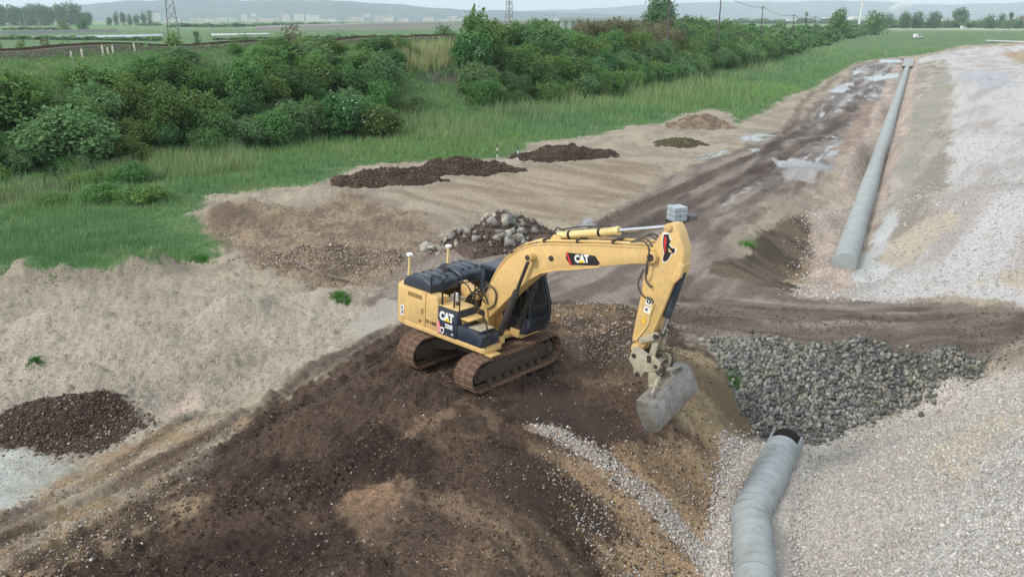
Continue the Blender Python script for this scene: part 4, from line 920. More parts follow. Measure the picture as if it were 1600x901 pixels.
# pipes and hoses along the boom
for k, yy in enumerate((-.22, -.16, .16, .22)):
    P = [(x, yy, z + .07 + .01 * k) for x, z in BT[2:12]]
    MB().tube([(.34, yy, 2.2)] + P, .02, 6).build('pressure_pipe', Y_PALE if k % 2 else Y_PAINT, boom, smooth=True)
for (x, z) in ((1.2, 3.78), (2.3, 4.34), (3.4, 4.54), (4.5, 4.76)):
    MB().box(x - .04, x + .04, -.25, .25, z + .0, z + .11).build('pipe_clamp', DARKM, boom, .008)
for k, yy in enumerate((-.2, -.1, .1, .2)):
    MB().tube([(5.0, yy, 4.9), (5.35, yy * 1.3, 5.02 + .03 * k), (5.6, yy * 1.6, 4.86), (5.62 - .08 * k, yy * 1.7 - .05, 4.4), (5.6, yy * 1.4, 4.05), (5.75, yy * .9 - .1, 3.9)], .024, 7).build('hydraulic_hose', HOSE, boom, smooth=True)
MB().tube([(.45, -.3, 2.1), (.3, -.34, 2.5), (.55, -.34, 2.7), (.75, -.31, 2.5), (.7, -.3, 2.15), (.45, -.3, 1.95)], .026, 7).build('hydraulic_hose', HOSE, boom, smooth=True)
# boom rams, one each side
for s_ in (-1, 1):
    y = s_ * .42; a = Vector((1.02, y, 1.22)); b = Vector((2.0, y, 3.89)); mid = a.lerp(b, .60)
    bc = MB().tube([a, a.lerp(b, .58), mid], [.10, .10, .085], 16).build('boom_ram', DARKM, dig, smooth=True)
    MB().tube([mid, b], .052, 12).build('rod', DARKM, bc, smooth=True)
    m = MB(); cylinder_y(m, 2.0, 3.89, .10, y - .06, y + .06, 18); cylinder_y(m, 1.02, 1.22, .12, y - .09, y + .09, 18); m.build('eye', DARKM, bc)
MB().box(.85, 1.2, -.52, -.32, 1.1, 1.34).build('ram_bracket', Y_PAINT, dig, .02); MB().box(.85, 1.2, .30, .38, 1.1, 1.34).build('ram_bracket', Y_PAINT, dig, .02)
MB().prism([(-.05, 1.2), (.6, 1.2), (.45, 1.92), (.3, 2.0), (.15, 1.92)], -.36, -.285).prism([(-.05, 1.2), (.6, 1.2), (.45, 1.92), (.3, 2.0), (.15, 1.92)], .285, .36).build('boom_bracket', Y_PAINT, dig, .015)
# stick ram on top of the boom
a = Vector((2.62, 0, 4.56)); b = Vector((6.0, 0, 5.46)); mid = a.lerp(b, .56)
sr = MB().tube([a, a.lerp(b, .53), a.lerp(b, .535), mid], [.105, .105, .12, .12], 18).build('stick_ram', Y_PALE, dig, smooth=True)
MB().tube([mid, b], .052, 14).build('rod', CHROME, sr, smooth=True)
for t in (.1, .38):
    MB().tube([a.lerp(b, t), a.lerp(b, t + .02)], .118, 16).build('band', BLACK_R, sr)
MB().prism([(2.35, 4.32), (2.9, 4.42), (2.72, 4.62), (2.55, 4.6)], -.16, -.11).build('ram_bracket', Y_PAINT, boom, .01); MB().prism([(2.35, 4.32), (2.9, 4.42), (2.72, 4.62), (2.55, 4.6)], .11, .16).build('ram_bracket', Y_PAINT, boom, .01)
MB().tube([(2.7, -.1, 4.75), (3.4, -.12, 4.98), (4.3, -.12, 5.16)], .018, 6).tube([(2.3, .05, 4.5), (2.5, .08, 4.75), (2.75, .05, 4.72)], .024, 6).build('ram_pipe', DARKM, sr, smooth=True)
# --- stick
SP_ = [(5.93, 5.44), (6.02, 5.56), (6.16, 5.58), (6.30, 5.40), (6.48, 5.0), (6.46, 4.3), (6.30, 4.08), (6.05, 3.2), (5.90, 2.72), (5.74, 2.36), (5.58, 2.10), (5.42, 2.08), (5.34, 2.22), (5.33, 2.5), (5.44, 3.6), (5.46, 4.15), (5.58, 4.45), (5.62, 4.9), (5.76, 5.2)]
stick = MB().prism(SP_, -.19, .19).build('stick', Y_PAINT, dig, .02)
MB().prism([(6.30, 4.08), (6.46, 4.3), (6.52, 4.62), (6.40, 4.7), (6.2, 4.2)], -.205, .205).build('gusset', Y_PAINT, stick, .01)
m = MB(); cylinder_y(m, 6.0, 5.46, .10, -.24, .24); cylinder_y(m, 5.5, 2.2, .13, -.28, .28); m.build('pin_boss', Y_PAINT, stick, .01)
on_side('warning_plate', flat([(0, 0), (.17, 0), (.17, .19), (0, .19)], WHITE), stick, 5.60, -.1935, 3.42, math.radians(-8))
on_side('warning_symbol', flat([(.085 + .065 * math.cos(k * .5236), .095 + .065 * math.sin(k * .5236)) for k in range(12)], PRINTK), stick, 5.60, -.197, 3.42, math.radians(-8))
on_side('warning_symbol', flat([(.07, .06), (.1, .06), (.1, .13), (.07, .13)], WHITE), stick, 5.60, -.2005, 3.42, math.radians(-8))
on_side('warning_plate', flat([(0, 0), (.17, 0), (.17, .17), (0, .17)], WHITE), stick, 5.57, -.1935, 3.20, math.radians(-8))
for k_, an in enumerate((.78, -.78)):
    on_side('warning_symbol', MB().prism([(-.055, -.012), (.055, -.012), (.055, .012), (-.055, .012)], 0, .003, 'z', Matrix.Rotation(an, 4, 'Z')).mesh('warning_symbol', PRINTK), stick, 5.655, -.197 - .002 * k_, 3.285, math.radians(-8))
on_side('yellow_symbol', text_mesh('2', .16, PRINTY, .012), stick, 5.56, -.194, 2.92)
# company emblem on the stick: a small black and red machine outlined in white
EMB = [(-.10, .42), (.03, .44), (.06, .34), (.10, .28), (.06, .20), (.12, .12), (.24, .10), (.22, .0), (.14, -.02), (.10, -.10), (.05, -.2), (-.04, -.26), (-.10, -.22), (-.06, -.05), (-.10, .1), (-.12, .25)]
on_side('emblem_outline', flat([(a * 1.15, b * 1.1 + .0) for a, b in EMB], WHITE, .002), stick, 6.02, -.192, 4.86, math.radians(4))
on_side('emblem_black', flat([(a * .98, b * .99) for a, b in EMB], PRINTK, .002), stick, 6.02, -.1950, 4.86, math.radians(4))
on_side('emblem_red', flat([(-.07, .36), (-.02, .38), (-.01, .26), (-.03, .12), (-.02, .0), (-.05, -.02), (-.07, .12), (-.09, .22)], RED, .002), stick, 6.02, -.1980, 4.86, math.radians(4))
on_side('emblem_white', flat([(.04, .10), (.12, .05), (.15, -.0), (.08, .0), (.05, .04)], Y_PAINT, .002), stick, 6.02, -.1980, 4.86, math.radians(4))
MB().tube([(5.46, -.22, 4.3), (5.36, -.24, 3.9), (5.52, -.23, 3.62), (5.76, -.22, 3.6), (5.84, -.22, 3.45)], .024, 7).build('hydraulic_hose', HOSE, stick, smooth=True)
MB().tube([(5.78, -.22, 3.2), (5.74, -.21, 2.9), (5.55, -.22, 2.55), (5.45, -.24, 2.4)], .02, 6).tube([(5.85, -.215, 3.5), (5.78, -.215, 3.2)], .03, 6).build('pressure_pipe', Y_PALE, stick, smooth=True)
MB().tube([(5.46, -.25, 2.4), (5.22, -.3, 2.1), (5.2, -.32, 1.8), (5.34, -.32, 1.62)], .02, 7).build('hydraulic_hose', HOSE, stick, smooth=True)
# bucket ram, links
a = Vector((6.42, 0, 4.42)); b = Vector((6.04, 0, 2.68)); mid = a.lerp(b, .72)
br_ = MB().tube([a, mid], .10, 16).build('bucket_ram', BLACK, dig, smooth=True)
MB().tube([mid, b], .055, 12).build('rod', CHROME, br_, smooth=True)
for s_ in (-1, 1):
    y = s_ * .235
    m = MB(); P = [(6.04, 2.68), (5.62, 2.45)]; m.prism([(6.10, 2.74), (6.02, 2.80), (5.58, 2.52), (5.56, 2.40), (5.64, 2.38), (6.08, 2.6)], y - .03, y + .03).build('link_arm', COUP, dig, .012)
    m = MB(); m.prism([(6.12, 2.68), (6.04, 2.76), (5.96, 2.68), (5.86, 2.12), (5.93, 2.03), (6.02, 2.1)], y * .7 - .03, y * .7 + .03).build('link_arm', COUP, dig, .012)
for x_, z_, r_, w_ in ((6.04, 2.68, .07, .3), (5.94, 2.1, .06, .33)):
    m = MB(); cylinder_y(m, x_, z_, r_, -w_, w_); m.build('link_pin', DARKM, dig)
# quick coupler
cp = MB()
CPP = [(5.36, 1.86), (5.44, 2.24), (5.56, 2.30), (5.86, 2.18), (6.06, 2.16), (6.28, 2.04), (6.24, 1.84), (6.02, 1.72), (5.84, 1.66), (5.78, 1.52), (5.66, 1.44), (5.54, 1.52), (5.52, 1.68)]
cp.prism(CPP, -.30, -.24).prism(CPP, .24, .30).box(5.6, 6.15, -.24, .24, 1.78, 2.0)
cpl = cp.build('quick_coupler', COUP, dig, .012)
for (x, z, r) in ((5.5, 2.02, .06), (5.95, 2.02, .055), (5.66, 1.55, .07), (6.15, 1.92, .05)):
    m = MB(); cylinder_y(m, x, z, r, -.335, .335, 16); m.build('pin', DARKM, cpl, .006)
# tilting grading bucket hung under the coupler
TB = Matrix.Translation((6.08, 0, 1.66)) @ Matrix.Rotation(math.radians(15), 4, 'X') @ Matrix.Rotation(math.radians(-4), 4, 'Y')
def bxf(p): return TB @ Vector(p)
sh_o = [(-.06, -.26), (.10, -.24), (.26, -.26), (.34, -.32), (.50, -.72), (.53, -.98), (.50, -1.06), (.20, -1.16)]
sh_i = [(x - .03 if i > 2 else x, z - .035 if i < 5 else z + .03) for i, (x, z) in enumerate(sh_o)][::-1]
sh = MB(); sh.prism(sh_o + sh_i, -.98, .98, M=TB)
bk = sh.build('bucket', STEEL, dig, .006, seg=1)
for y in (-.99, .97):
    MB().prism(sh_o + [(.04, -1.0), (-.08, -.6)], y - .012, y + .032, M=TB).build('side_plate', STEEL, bk, .006)
MB().prism([(.20, -1.165), (.23, -1.13), (.0, -1.21), (-.02, -1.24)], -1.02, 1.02, M=TB).build('cutting_edge', DARKM, bk, .004)
for y in (-.7, -.35, 0., .35, .7):
    MB().prism([(.24, -1.175), (.25, -1.13), (-.06, -1.235), (-.07, -1.265)], y - .07, y + .07, M=TB).build('edge_segment', DARKM, bk, .004)
m = MB()
for y in (-.28, .24): m.prism([(-.16, -.28), (-.12, .10), (.06, .16), (.18, .02), (.26, -.28)], y, y + .05, M=TB)
m.box(-.1, .26, -.36, .36, -.29, -.22, M=TB); m.build('tilt_bracket', COUP, bk, .01)
for s_ in (-1, 1):
    p1 = bxf((.12, s_ * .12, .02)); p2 = bxf((.22, s_ * .72, -.20))
    MB().tube([p1, p1.lerp(p2, .6)], .055, 12).tube([p1.lerp(p2, .6), p2], .03, 10).build('tilt_ram', COUP, bk, smooth=True)
    MB().box(.12, .3, s_ * .72 - .05, s_ * .72 + .05, -.3, -.16, M=TB).build('ram_lug', STEEL, bk, .01)
MB().box(.02, .10, -.9, .9, -.30, -.25, M=TB).build('stiffener', STEEL, bk, .01)
MB().tube([(6.2, -.2, 2.0), (6.42, -.3, 1.95), (6.38, -.35, 1.75), (6.2, -.3, 1.75)], .018, 6).tube([(6.0, .1, 2.2), (6.35, .1, 2.25), (6.45, 0, 1.9)], .018, 6).build('hydraulic_hose', BLACK_R, bk, smooth=True)
# ------------------------------------------------------------------ stones, heaps, pipes
_ico = None
def ico(sub=1):
    bm = bmesh.new(); bmesh.ops.create_icosphere(bm, subdivisions=sub, radius=1); bm.verts.ensure_lookup_table()
    V = np.array([v.co[:] for v in bm.verts]); F = np.array([[v.index for v in f.verts] for f in bm.faces]); bm.free(); return V, F
ICO = ico(1); OCT = (np.array([[1, 0, 0], [-1, 0, 0], [0, 1, 0], [0, -1, 0], [0, 0, 1], [0, 0, -1.]]), np.array([[0, 2, 4], [2, 1, 4], [1, 3, 4], [3, 0, 4], [2, 0, 5], [1, 2, 5], [3, 1, 5], [0, 3, 5]]))
M_STONE = colmat('loose_stone', rough=.85, fine=30, amp=.12, bump=.2, spec=.25)
def stones(x, y, z, s, cols, seed, base=OCT, flatn=.62):
    rng = np.random.default_rng(seed); n = len(x); B, F = base; m = len(B)
    J = B[None] * rng.uniform(.58, 1.3, (n, m, 1)); J = J * np.stack([rng.uniform(.75, 1.25, n), rng.uniform(.65, 1.1, n), rng.uniform(.45, .85, n) * flatn / .62], 1)[:, None]
    q = rng.normal(size=(n, 4)); q[:, 0] += 1.2; q /= np.linalg.norm(q, axis=1, keepdims=True); a, b, c, d = q.T
    R = np.stack([1 - 2 * (c * c + d * d), 2 * (b * c - a * d), 2 * (b * d + a * c), 2 * (b * c + a * d), 1 - 2 * (b * b + d * d), 2 * (c * d - a * b), 2 * (b * d - a * c), 2 * (c * d + a * b), 1 - 2 * (b * b + c * c)], 1).reshape(n, 3, 3)
    V = np.einsum('nij,nmj->nmi', R, J) * np.asarray(s).reshape(-1, 1, 1) + np.stack([x, y, z], 1)[:, None]
    FF = F[None] + (np.arange(n) * m)[:, None, None]
    return V.reshape(-1, 3), FF.reshape(-1, 3), np.repeat(cols, m, 0)
def sample(px_poly, n, seed, extra=0.0):
    """random ground points inside a photo outline, evenly over the picture's scale"""
    rng = np.random.default_rng(seed); P = hits(px_poly); xs, ys = zip(*P); out = np.zeros((0, 2)); a = np.array(P)
    while len(out) < n:
        q = rng.random((n * 2, 2)); X = min(xs) + q[:, 0] * (max(xs) - min(xs)); Yv = min(ys) + q[:, 1] * (max(ys) - min(ys))
        w_ = np.clip((min(ys) / np.maximum(Yv, 1)) ** 1.5, 0, 1) if min(ys) > 0 else 1
        k = in_poly(X, Yv, P) & (rng.random(len(X)) < np.maximum(w_, .02)); out = np.vstack([out, np.stack([X[k], Yv[k]], 1)])
    return out[:n, 0], out[:n, 1]
def pebbles(name, poly, n, smin, smax, pal, label, seed, sink=.3, patch=0.0, base=OCT, pscale=.6, edge=.35):
    x, y = sample(poly, n, seed); rng = np.random.default_rng(seed + 1); jt = np.clip(np.abs(rng.normal(size=n)), 0, 2) * edge * np.clip(y / 22, .5, 2.5); ja = rng.uniform(0, 6.283, n); x = x + jt * np.cos(ja); y = y + jt * np.sin(ja)
    if patch:
        k = fbm(x * pscale, y * pscale, 3, seed) + .18 * rng.random(n) > patch; x, y = x[k], y[k]
    n = len(x); s = smin + (smax - smin) * rng.random(n) ** 2.6; z = Hg(x, y) + s * sink * .6
    pal = np.array([C(*p) for p in pal]); cc = pal[rng.integers(0, len(pal), n)] * rng.uniform(.8, 1.15, (n, 1))
    V, F, c = stones(x, y, z, s, cc, seed + 2, base)
    return tag(link(name, bulk(name, V, F, M_STONE, False, c)), label, kind='stuff')
LIME = [(206, 202, 197), (190, 184, 177), (214, 208, 201), (178, 171, 162), (198, 188, 175), (170, 167, 163)]
BRN = [(98, 82, 70), (86, 72, 62), (104, 88, 74), (80, 68, 60), (118, 100, 84)]
pebbles('loose_gravel', [(1235,700),(1350,662),(1440,630),(1540,592),(1640,560),(1720,600),(1750,1000),(1235,1000)], 30000, .017, .075, LIME, 'pale limestone gravel spread over the near right slope', 1, edge=.12)
pebbles('bank_gravel', [(1345,440),(1385,340),(1425,210),(1445,120),(1640,110),(1700,470),(1420,470),(1260,466)], 14000, .03, .10, LIME, 'coarse pale gravel on the embankment right of the long pipe', 4)
pebbles('trench_gravel', [(1262,335),(1330,240),(1365,190),(1372,230),(1305,430),(1300,466),(1245,464)], 5000, .03, .09, LIME + [(196, 170, 150)], 'pinkish gravel along the left side of the long pipe', 7)
pebbles('white_gravel_strip', [(826,668),(850,664),(945,705),(1045,785),(1125,862),(1135,900),(1100,890),(1020,805),(925,722)], 3800, .016, .065, LIME, 'strip of white stones running down the brown slope', 10, patch=.40, edge=.2)
pebbles('pipe_side_gravel', [(1125,690),(1192,682),(1152,790),(1146,930),(1090,930),(1110,800)], 4200, .02, .08, LIME, 'pale gravel against the left side of the near pipe', 13, edge=.25)
pebbles('ramp_clods', [(640,505),(860,475),(1000,490),(1120,600),(1120,760),(1060,1000),(-150,1000),(60,870),(350,690),(560,548)], 16000, .012, .065, BRN, 'brown clods of earth over the ramp', 16, patch=.50)
pebbles('ramp_pebbles', [(600,520),(860,475),(1000,490),(1130,640),(1120,760),(1060,1000),(-150,1000),(60,870),(350,690),(540,560)], 3000, .012, .04, LIME[:2] + [(176, 148, 118)] * 3 + [(150, 130, 110)] * 3, 'scattered pale pebbles on the brown ramp', 19, patch=.40)
pebbles('crest_stones', [(860,480),(940,470),(1010,492),(1040,560),(960,580),(880,540)], 2600, .014, .055, LIME + [(170, 140, 108), (150, 120, 92)] * 2, 'small stones on the tan crest beside the excavator', 22, patch=.38)
pebbles('sandy_slope_stones', [(890,700),(1060,690),(1140,700),(1130,900),(960,930),(840,710)], 3200, .014, .05, LIME + [(180, 146, 112)] * 4, 'small stones on the sandy slope beside the near pipe', 25, patch=.36)
pebbles('berm_stones', [(-200,900),(0,800),(220,690),(360,650),(300,760),(150,880),(-100,1000)], 4200, .015, .05, LIME[:2] + [(160, 138, 110)] * 3 + [(120, 104, 88)] * 2, 'stones along the rutted edge of the ramp', 28, patch=.36)
pebbles('soil_crumbs', [(-150,470),(150,430),(420,440),(580,470),(560,520),(300,650),(0,760),(-200,800)], 7000, .016, .055, [(186, 176, 158), (176, 166, 150), (200, 192, 178), (164, 154, 138)], 'crumbs of dried soil on the pale ground', 31, patch=.36)
pebbles('dark_patch_clods', [(-100,640),(60,625),(150,614),(220,645),(238,662),(180,690),(130,710),(80,704),(-100,680)], 5200, .015, .075, BRN[:4], 'dark clods of tipped topsoil at the left edge', 34, edge=.3)
pebbles('mid_soil_stones', [(300,350),(440,320),(570,300),(650,330),(700,390),(640,450),(520,455),(400,420)], 9000, .02, .07, [(168, 148, 124), (150, 130, 108), (190, 174, 150), (140, 122, 102)], 'stony soil between the meadow and the excavator', 37, patch=.34)
pebbles('track_clods', [(1010,465),(1700,475),(1700,530),(1120,530),(1050,525)], 4200, .02, .07, [(120, 104, 92), (96, 82, 72), (140, 124, 110)], 'clods of mud on the crossing track', 40, patch=.42)
pebbles('scrape_crumbs', [(640,320),(800,262),(960,250),(1080,250),(1180,240),(1000,330),(900,390),(760,330)], 3600, .02, .07, [(160, 142, 120), (172, 154, 130), (148, 130, 110)], 'crumbs of soil on the scraped ground behind the rubble', 43, patch=.42)

# riprap bank: 300 stones of their own, the rest joined
rr_poly = [(1112,534),(1200,530),(1350,530),(1480,544),(1540,562),(1530,588),(1440,626),(1350,657),(1250,694),(1200,688),(1155,628)]
rip = empty('stone_bank', (*hit(1270, 600), 0), 0, 'bank of loose grey crushed stone below the crossing track', 'stone bank')
rx, ry = rip.location.x, rip.location.y
GREY = [(130, 131, 126), (110, 112, 108), (146, 145, 138), (94, 96, 93), (162, 160, 152), (120, 116, 106), (140, 134, 121)]
x, y = sample(rr_poly, 6300, 51); rng = np.random.default_rng(52); jt = np.abs(rng.normal(size=len(x))) * .22; ja = rng.uniform(0, 6.28, len(x)); x = x + jt * np.cos(ja) * 1.6; y = y + jt * np.sin(ja); s = .035 + .105 * rng.random(len(x)) ** 2.6
z = Hg(x, y) + s * .35; pal = np.array([C(*p) for p in GREY]); cc = pal[rng.integers(0, len(pal), len(x))] * rng.uniform(.8, 1.15, (len(x), 1))
order = np.argsort(-s); big, small = order[:300], order[300:]
V, F, c = stones(x[small] - rx, y[small] - ry, z[small], s[small], cc[small], 53, ICO)
link('small_stones', bulk('small_stones', V, F, M_STONE, False, c), rip)['kind'] = 'stuff'
def stone_set(pal_rgb, nvar, seed, sub=ICO):
    out = []
    for k in range(nvar):
        V, F, c = stones(np.zeros(1), np.zeros(1), np.zeros(1), np.ones(1), np.array([C(*pal_rgb[k % len(pal_rgb)])]), seed + k, sub, .75); out.append(bulk('stone', V, F, M_STONE, False, c))
    return out
SS = stone_set(GREY, 14, 900)
for i, k in enumerate(big):
    o = link('stone', SS[i % 14], rip, (x[k] - rx, y[k] - ry, z[k])); o.scale = (s[k],) * 3; o.rotation_euler = (rb.uniform(-.5, .5), rb.uniform(-.5, .5), rb.uniform(0, 6.28))

# tipped heaps: a patch of raised ground with its own soil
M_HEAP = colmat('tipped_soil', rough=.95, fine=9, amp=.35, bump=.8, spec=.15, bscale=12, bdist=.08)
def heap(name, px, py, lx, ly, turn, hgt, pal, label, cat='heap', group='tipped heaps', n=46, rough_=.12, clods=900, cs=(.03, .14), parent=None):
    cx, cy = hit(px, py); rng = np.random.default_rng(int(px)); t = math.radians(turn)
    a, b = np.meshgrid(np.linspace(-1.15, 1.15, n), np.linspace(-1.15, 1.15, n)); A = a.ravel() * lx; B = b.ravel() * ly
    X = A * math.cos(t) - B * math.sin(t); Yv = A * math.sin(t) + B * math.cos(t); wx, wy = X + cx, Yv + cy
    def Hh(wx, wy, A, B):
        r = np.sqrt((A / lx) ** 2 + (B / ly) ** 2) * (.62 + .8 * fbm(wx * .7, wy * .7, 3, 5 + lx))
        return hgt * np.clip(1 - r, 0, 1) ** .75 * (.35 + 1.3 * fbm(wx * .75, wy * .75, 3, 6 + lx)) + rough_ * (fbm(wx * 4, wy * 4, 3, 7) - .5) * (r < 1) - .12 * sstep(.85, 1.05, r)
    z0 = hz(cx, cy); Z = Hbase(wx, wy) + Hh(wx, wy, A, B) - z0
    p_ = np.array([C(*q) for q in pal]); tt = sstep(.35, .65, fbm(wx * 1.5, wy * 1.5, 4, 8))[:, None]; col = p_[0] * (1 - tt) + p_[1] * tt
    ii = (np.arange(n - 1)[:, None] * n + np.arange(n - 1)[None]).ravel()
    o = link(name, bulk(name, np.stack([X, Yv, Z], 1), np.stack([ii, ii + 1, ii + n + 1, ii + n], 1), M_HEAP, True, col), parent, (cx, cy, z0))
    if not parent: tag(o, label, cat, group)
    if clods:
        q = rng.uniform(-1, 1, (clods * 2, 2)); q = q * 1.12; q = q[(q ** 2).sum(1) * rng.uniform(.7, 1.6, len(q)) < 1.1]; A = q[:, 0] * lx; B = q[:, 1] * ly; X = A * math.cos(t) - B * math.sin(t); Yv = A * math.sin(t) + B * math.cos(t)
        s = cs[0] + (cs[1] - cs[0]) * rng.random(len(X)) ** 2.5; zz = Hbase(X + cx, Yv + cy) + Hh(X + cx, Yv + cy, A, B) - z0 + s * .2
        pp = np.array([C(*q_) for q_ in pal]); cc = pp[rng.integers(0, len(pp), len(X))] * rng.uniform(.75, 1.25, (len(X), 1))
        V, F, c = stones(X, Yv, zz, s, cc, int(px) + 3); link('clods', bulk('clods', V, F, M_STONE, False, c), o)['kind'] = 'stuff'
    return o
DK = [(88, 72, 62), (68, 57, 50), (104, 86, 72), (120, 100, 82)]
heap('soil_heap', 600, 284, 4.3, 2.1, 12, 1.05, DK, 'dark brown soil heap, leftmost of the three beside the meadow', clods=1500)
heap('soil_heap', 722, 268, 4.6, 2.2, 12, 1.1, DK, 'dark brown soil heap left of the two marker posts', clods=1700)
heap('soil_heap', 880, 245, 4.4, 2.5, 15, 1.15, DK, 'dark brown soil heap right of the two marker posts', clods=1700)
heap('soil_heap', 1064, 226, 2.6, 1.7, 15, .7, [(104, 96, 72), (84, 82, 60), (96, 104, 64)], 'small dark weedy soil heap in front of the sandy mound', clods=500)
heap('soil_heap', 1095, 196, 4.2, 2.6, 30, .9, [(150, 132, 112), (126, 110, 94), (138, 122, 104)], 'reddish brown soil heap at the grass edge, farthest of the heaps', clods=700)
heap('gravel_heap', 520, 412, 3.6, 2.2, 8, .9, [(140, 122, 104), (112, 98, 86), (172, 156, 136), (196, 182, 160)], 'low brown gravel heap with a plank on it, left of the excavator', clods=4200, cs=(.02, .08), n=60)
rub = heap('rubble_heap', 785, 382, 3.1, 2.0, 12, 1.5, [(112, 96, 86), (92, 80, 72)], 'heap of grey rubble stones behind the excavator', 'rubble heap', clods=1500, n=60)
RUBG = [(160, 155, 147), (140, 137, 132), (176, 169, 158), (124, 120, 116), (186, 178, 164), (150, 140, 126)]
SR_ = stone_set(RUBG, 16, 1200)
rng = np.random.default_rng(77); dg = bpy.context.evaluated_depsgraph_get()
def heap_z(o, lx_, ly_):
    ok, p, nrm, _ = o.ray_cast(Vector((lx_, ly_, 6)), Vector((0, 0, -1))); return p.z if ok else None
bpy.context.view_layer.update()
for i in range(150):
    if i < 36: lx_, ly_ = rng.normal(-2.9, .8), rng.normal(-.9, .5)
    else: lx_, ly_ = rng.normal(.1, .95), rng.normal(-.55, .75)
    z_ = heap_z(rub, lx_, ly_)
    if z_ is None: z_ = hz(rub.location.x + lx_, rub.location.y + ly_) - rub.location.z
    s_ = float(.12 + .20 * rng.random() ** 1.5)
    o = link('stone', SR_[i % 16], rub, (lx_, ly_, z_ + s_ * .35)); o.scale = (s_, s_, s_ * .9); o.rotation_euler = tuple(rng.uniform(-.7, .7, 2)) + (rng.uniform(0, 6.28),)

# --- pipes
M_CONC = pm('pipe_concrete', lin(158, 163, 161), lin(142, 147, 146), 1.2, .75, dirt=(lin(150, 144, 134), .35, 2.5), bump=.15, bscale=25)
M_CONC2 = pm('ribbed_pipe_concrete', lin(160, 164, 164), lin(142, 147, 147), 1.5, .7, dirt=(lin(122, 118, 112), .42, 2.2), bump=.15, bscale=30)
M_DARK = pm('pipe_inside_shade', lin(60, 58, 56), lin(44, 42, 42), 3, .9)  # dark colour stands for the shade inside the culvert
def ring_section(p0, p1, r, lip=.02, n=28, wall=.07):
    """hollow pipe length between two points"""
    p0, p1 = Vector(p0), Vector(p1); t = (p1 - p0).normalized(); u = Vector((0, 0, 1)); u = (u - t * u.dot(t)).normalized(); v = t.cross(u); L = (p1 - p0).length
    prof = [(0, r - wall), (0, r), (L * .86, r), (L * .90, r + lip), (L * .985, r + lip), (L * .985, r - wall)]
    V = []; F = []; m = len(prof)
    for k in range(n):
        a = 2 * math.pi * k / n; d = u * math.cos(a) + v * math.sin(a)
        V += [tuple(p0 + t * s + d * q) for s, q in prof]
    for k in range(n):
        k2 = (k + 1) % n
        for j in range(m): F.append((k * m + j, k * m + (j + 1) % m, k2 * m + (j + 1) % m, k2 * m + j))
    mb = MB(); mb.v = V; mb.f = F; return mb
def run(name, pts, seclen, r, lip, mat, label, cat='pipe', wobble=0.0, n=28):
    root = empty(name, pts[0], 0, label, cat); o0 = Vector(pts[0])
    P = [Vector(p) for p in pts]; sp = [P[0]]
    for a, b in zip(P[:-1], P[1:]):
        k = max(1, round((b - a).length / seclen))
        for i in range(1, k + 1): sp.append(a.lerp(b, i / k))
    for a, b in zip(sp[:-1], sp[1:]):
        w_ = Vector((rb.uniform(-1, 1), rb.uniform(-1, 1), rb.uniform(-.3, .3))) * wobble
        ring_section(a - o0 + w_, b - o0 + w_ * .4, r * (1 + wobble * rb.uniform(-.5, .5)), lip, n).build('pipe_section', mat, root, smooth=True)
    return root
run('concrete_pipe', PIPE_FAR, 2.45, PIPE_R, .012, M_CONC, 'long straight grey concrete pipe lying in the trench beside the gravel bank', n=24)
run('ribbed_pipe', PIPE_NEAR, .36, PIPE_RN, .007, M_CONC2, 'bent ribbed grey pipe in the pit at the bottom right', wobble=.014)
# broken crown where the ribbed pipe runs under the stones: the lower part of a ring, the shade inside it painted dark
dn = (Vector(PIPE_NEAR[0]) - Vector(PIPE_NEAR[1])).normalized(); c0 = Vector(PIPE_NEAR[0]); uu = (Vector((0, 0, 1)) - dn * dn.z).normalized(); vv = dn.cross(uu)
def arc_piece(r0, r1, a0, a1, L0, L1, n=18):
    V = []; F = []
    for k in range(n + 1):
        a = a0 + (a1 - a0) * k / n; d = uu * math.cos(a) + vv * math.sin(a)
        jag = .12 * abs(math.sin(k * 2.3)) * (1 if k in (0, 1, n - 1, n) else .3)
        V += [dn * L0 + d * r0, dn * L0 + d * r1, dn * (L1 - jag) + d * r1, dn * (L1 - jag) + d * r0]
    for k in range(n):
        for q in range(4): F.append((k * 4 + q, k * 4 + (q + 1) % 4, k * 4 + 4 + (q + 1) % 4, k * 4 + 4 + q))
    F += [(0, 1, 2, 3), (n * 4 + 3, n * 4 + 2, n * 4 + 1, n * 4)]
    mb = MB(); mb.add(V, F); return mb
cul = empty('culvert_pipe', tuple(c0), 0, 'broken open end of the culvert with a dark mouth below the stone bank', 'pipe')
arc_piece(.46, .525, math.radians(62), math.radians(298), .01, .75).build('broken_ring', M_CONC2, cul)
arc_piece(.43, .458, math.radians(58), math.radians(302), .02, .70).build('inner_shade', M_DARK, cul)
MB().prism([(.45 * math.cos(k * .3927), .45 * math.sin(k * .3927)) for k in range(16)], .0, .03, 'z', Matrix.Translation(dn * .66) @ dn.to_track_quat('Z', 'Y').to_matrix().to_4x4()).build('shade_disc', M_DARK, cul)  # dark disc paints the shade deeper in the pipe
# plug of concrete in the lower end of the long pipe
pe = Vector(PIPE_FAR[0]); pdir = (Vector(PIPE_FAR[1]) - pe).normalized()
MB().tube([pe - pdir * .02 - pe, pdir * .06], PIPE_R - .06, 24).build('end_plug', M_CONC, bpy.data.objects['concrete_pipe'])
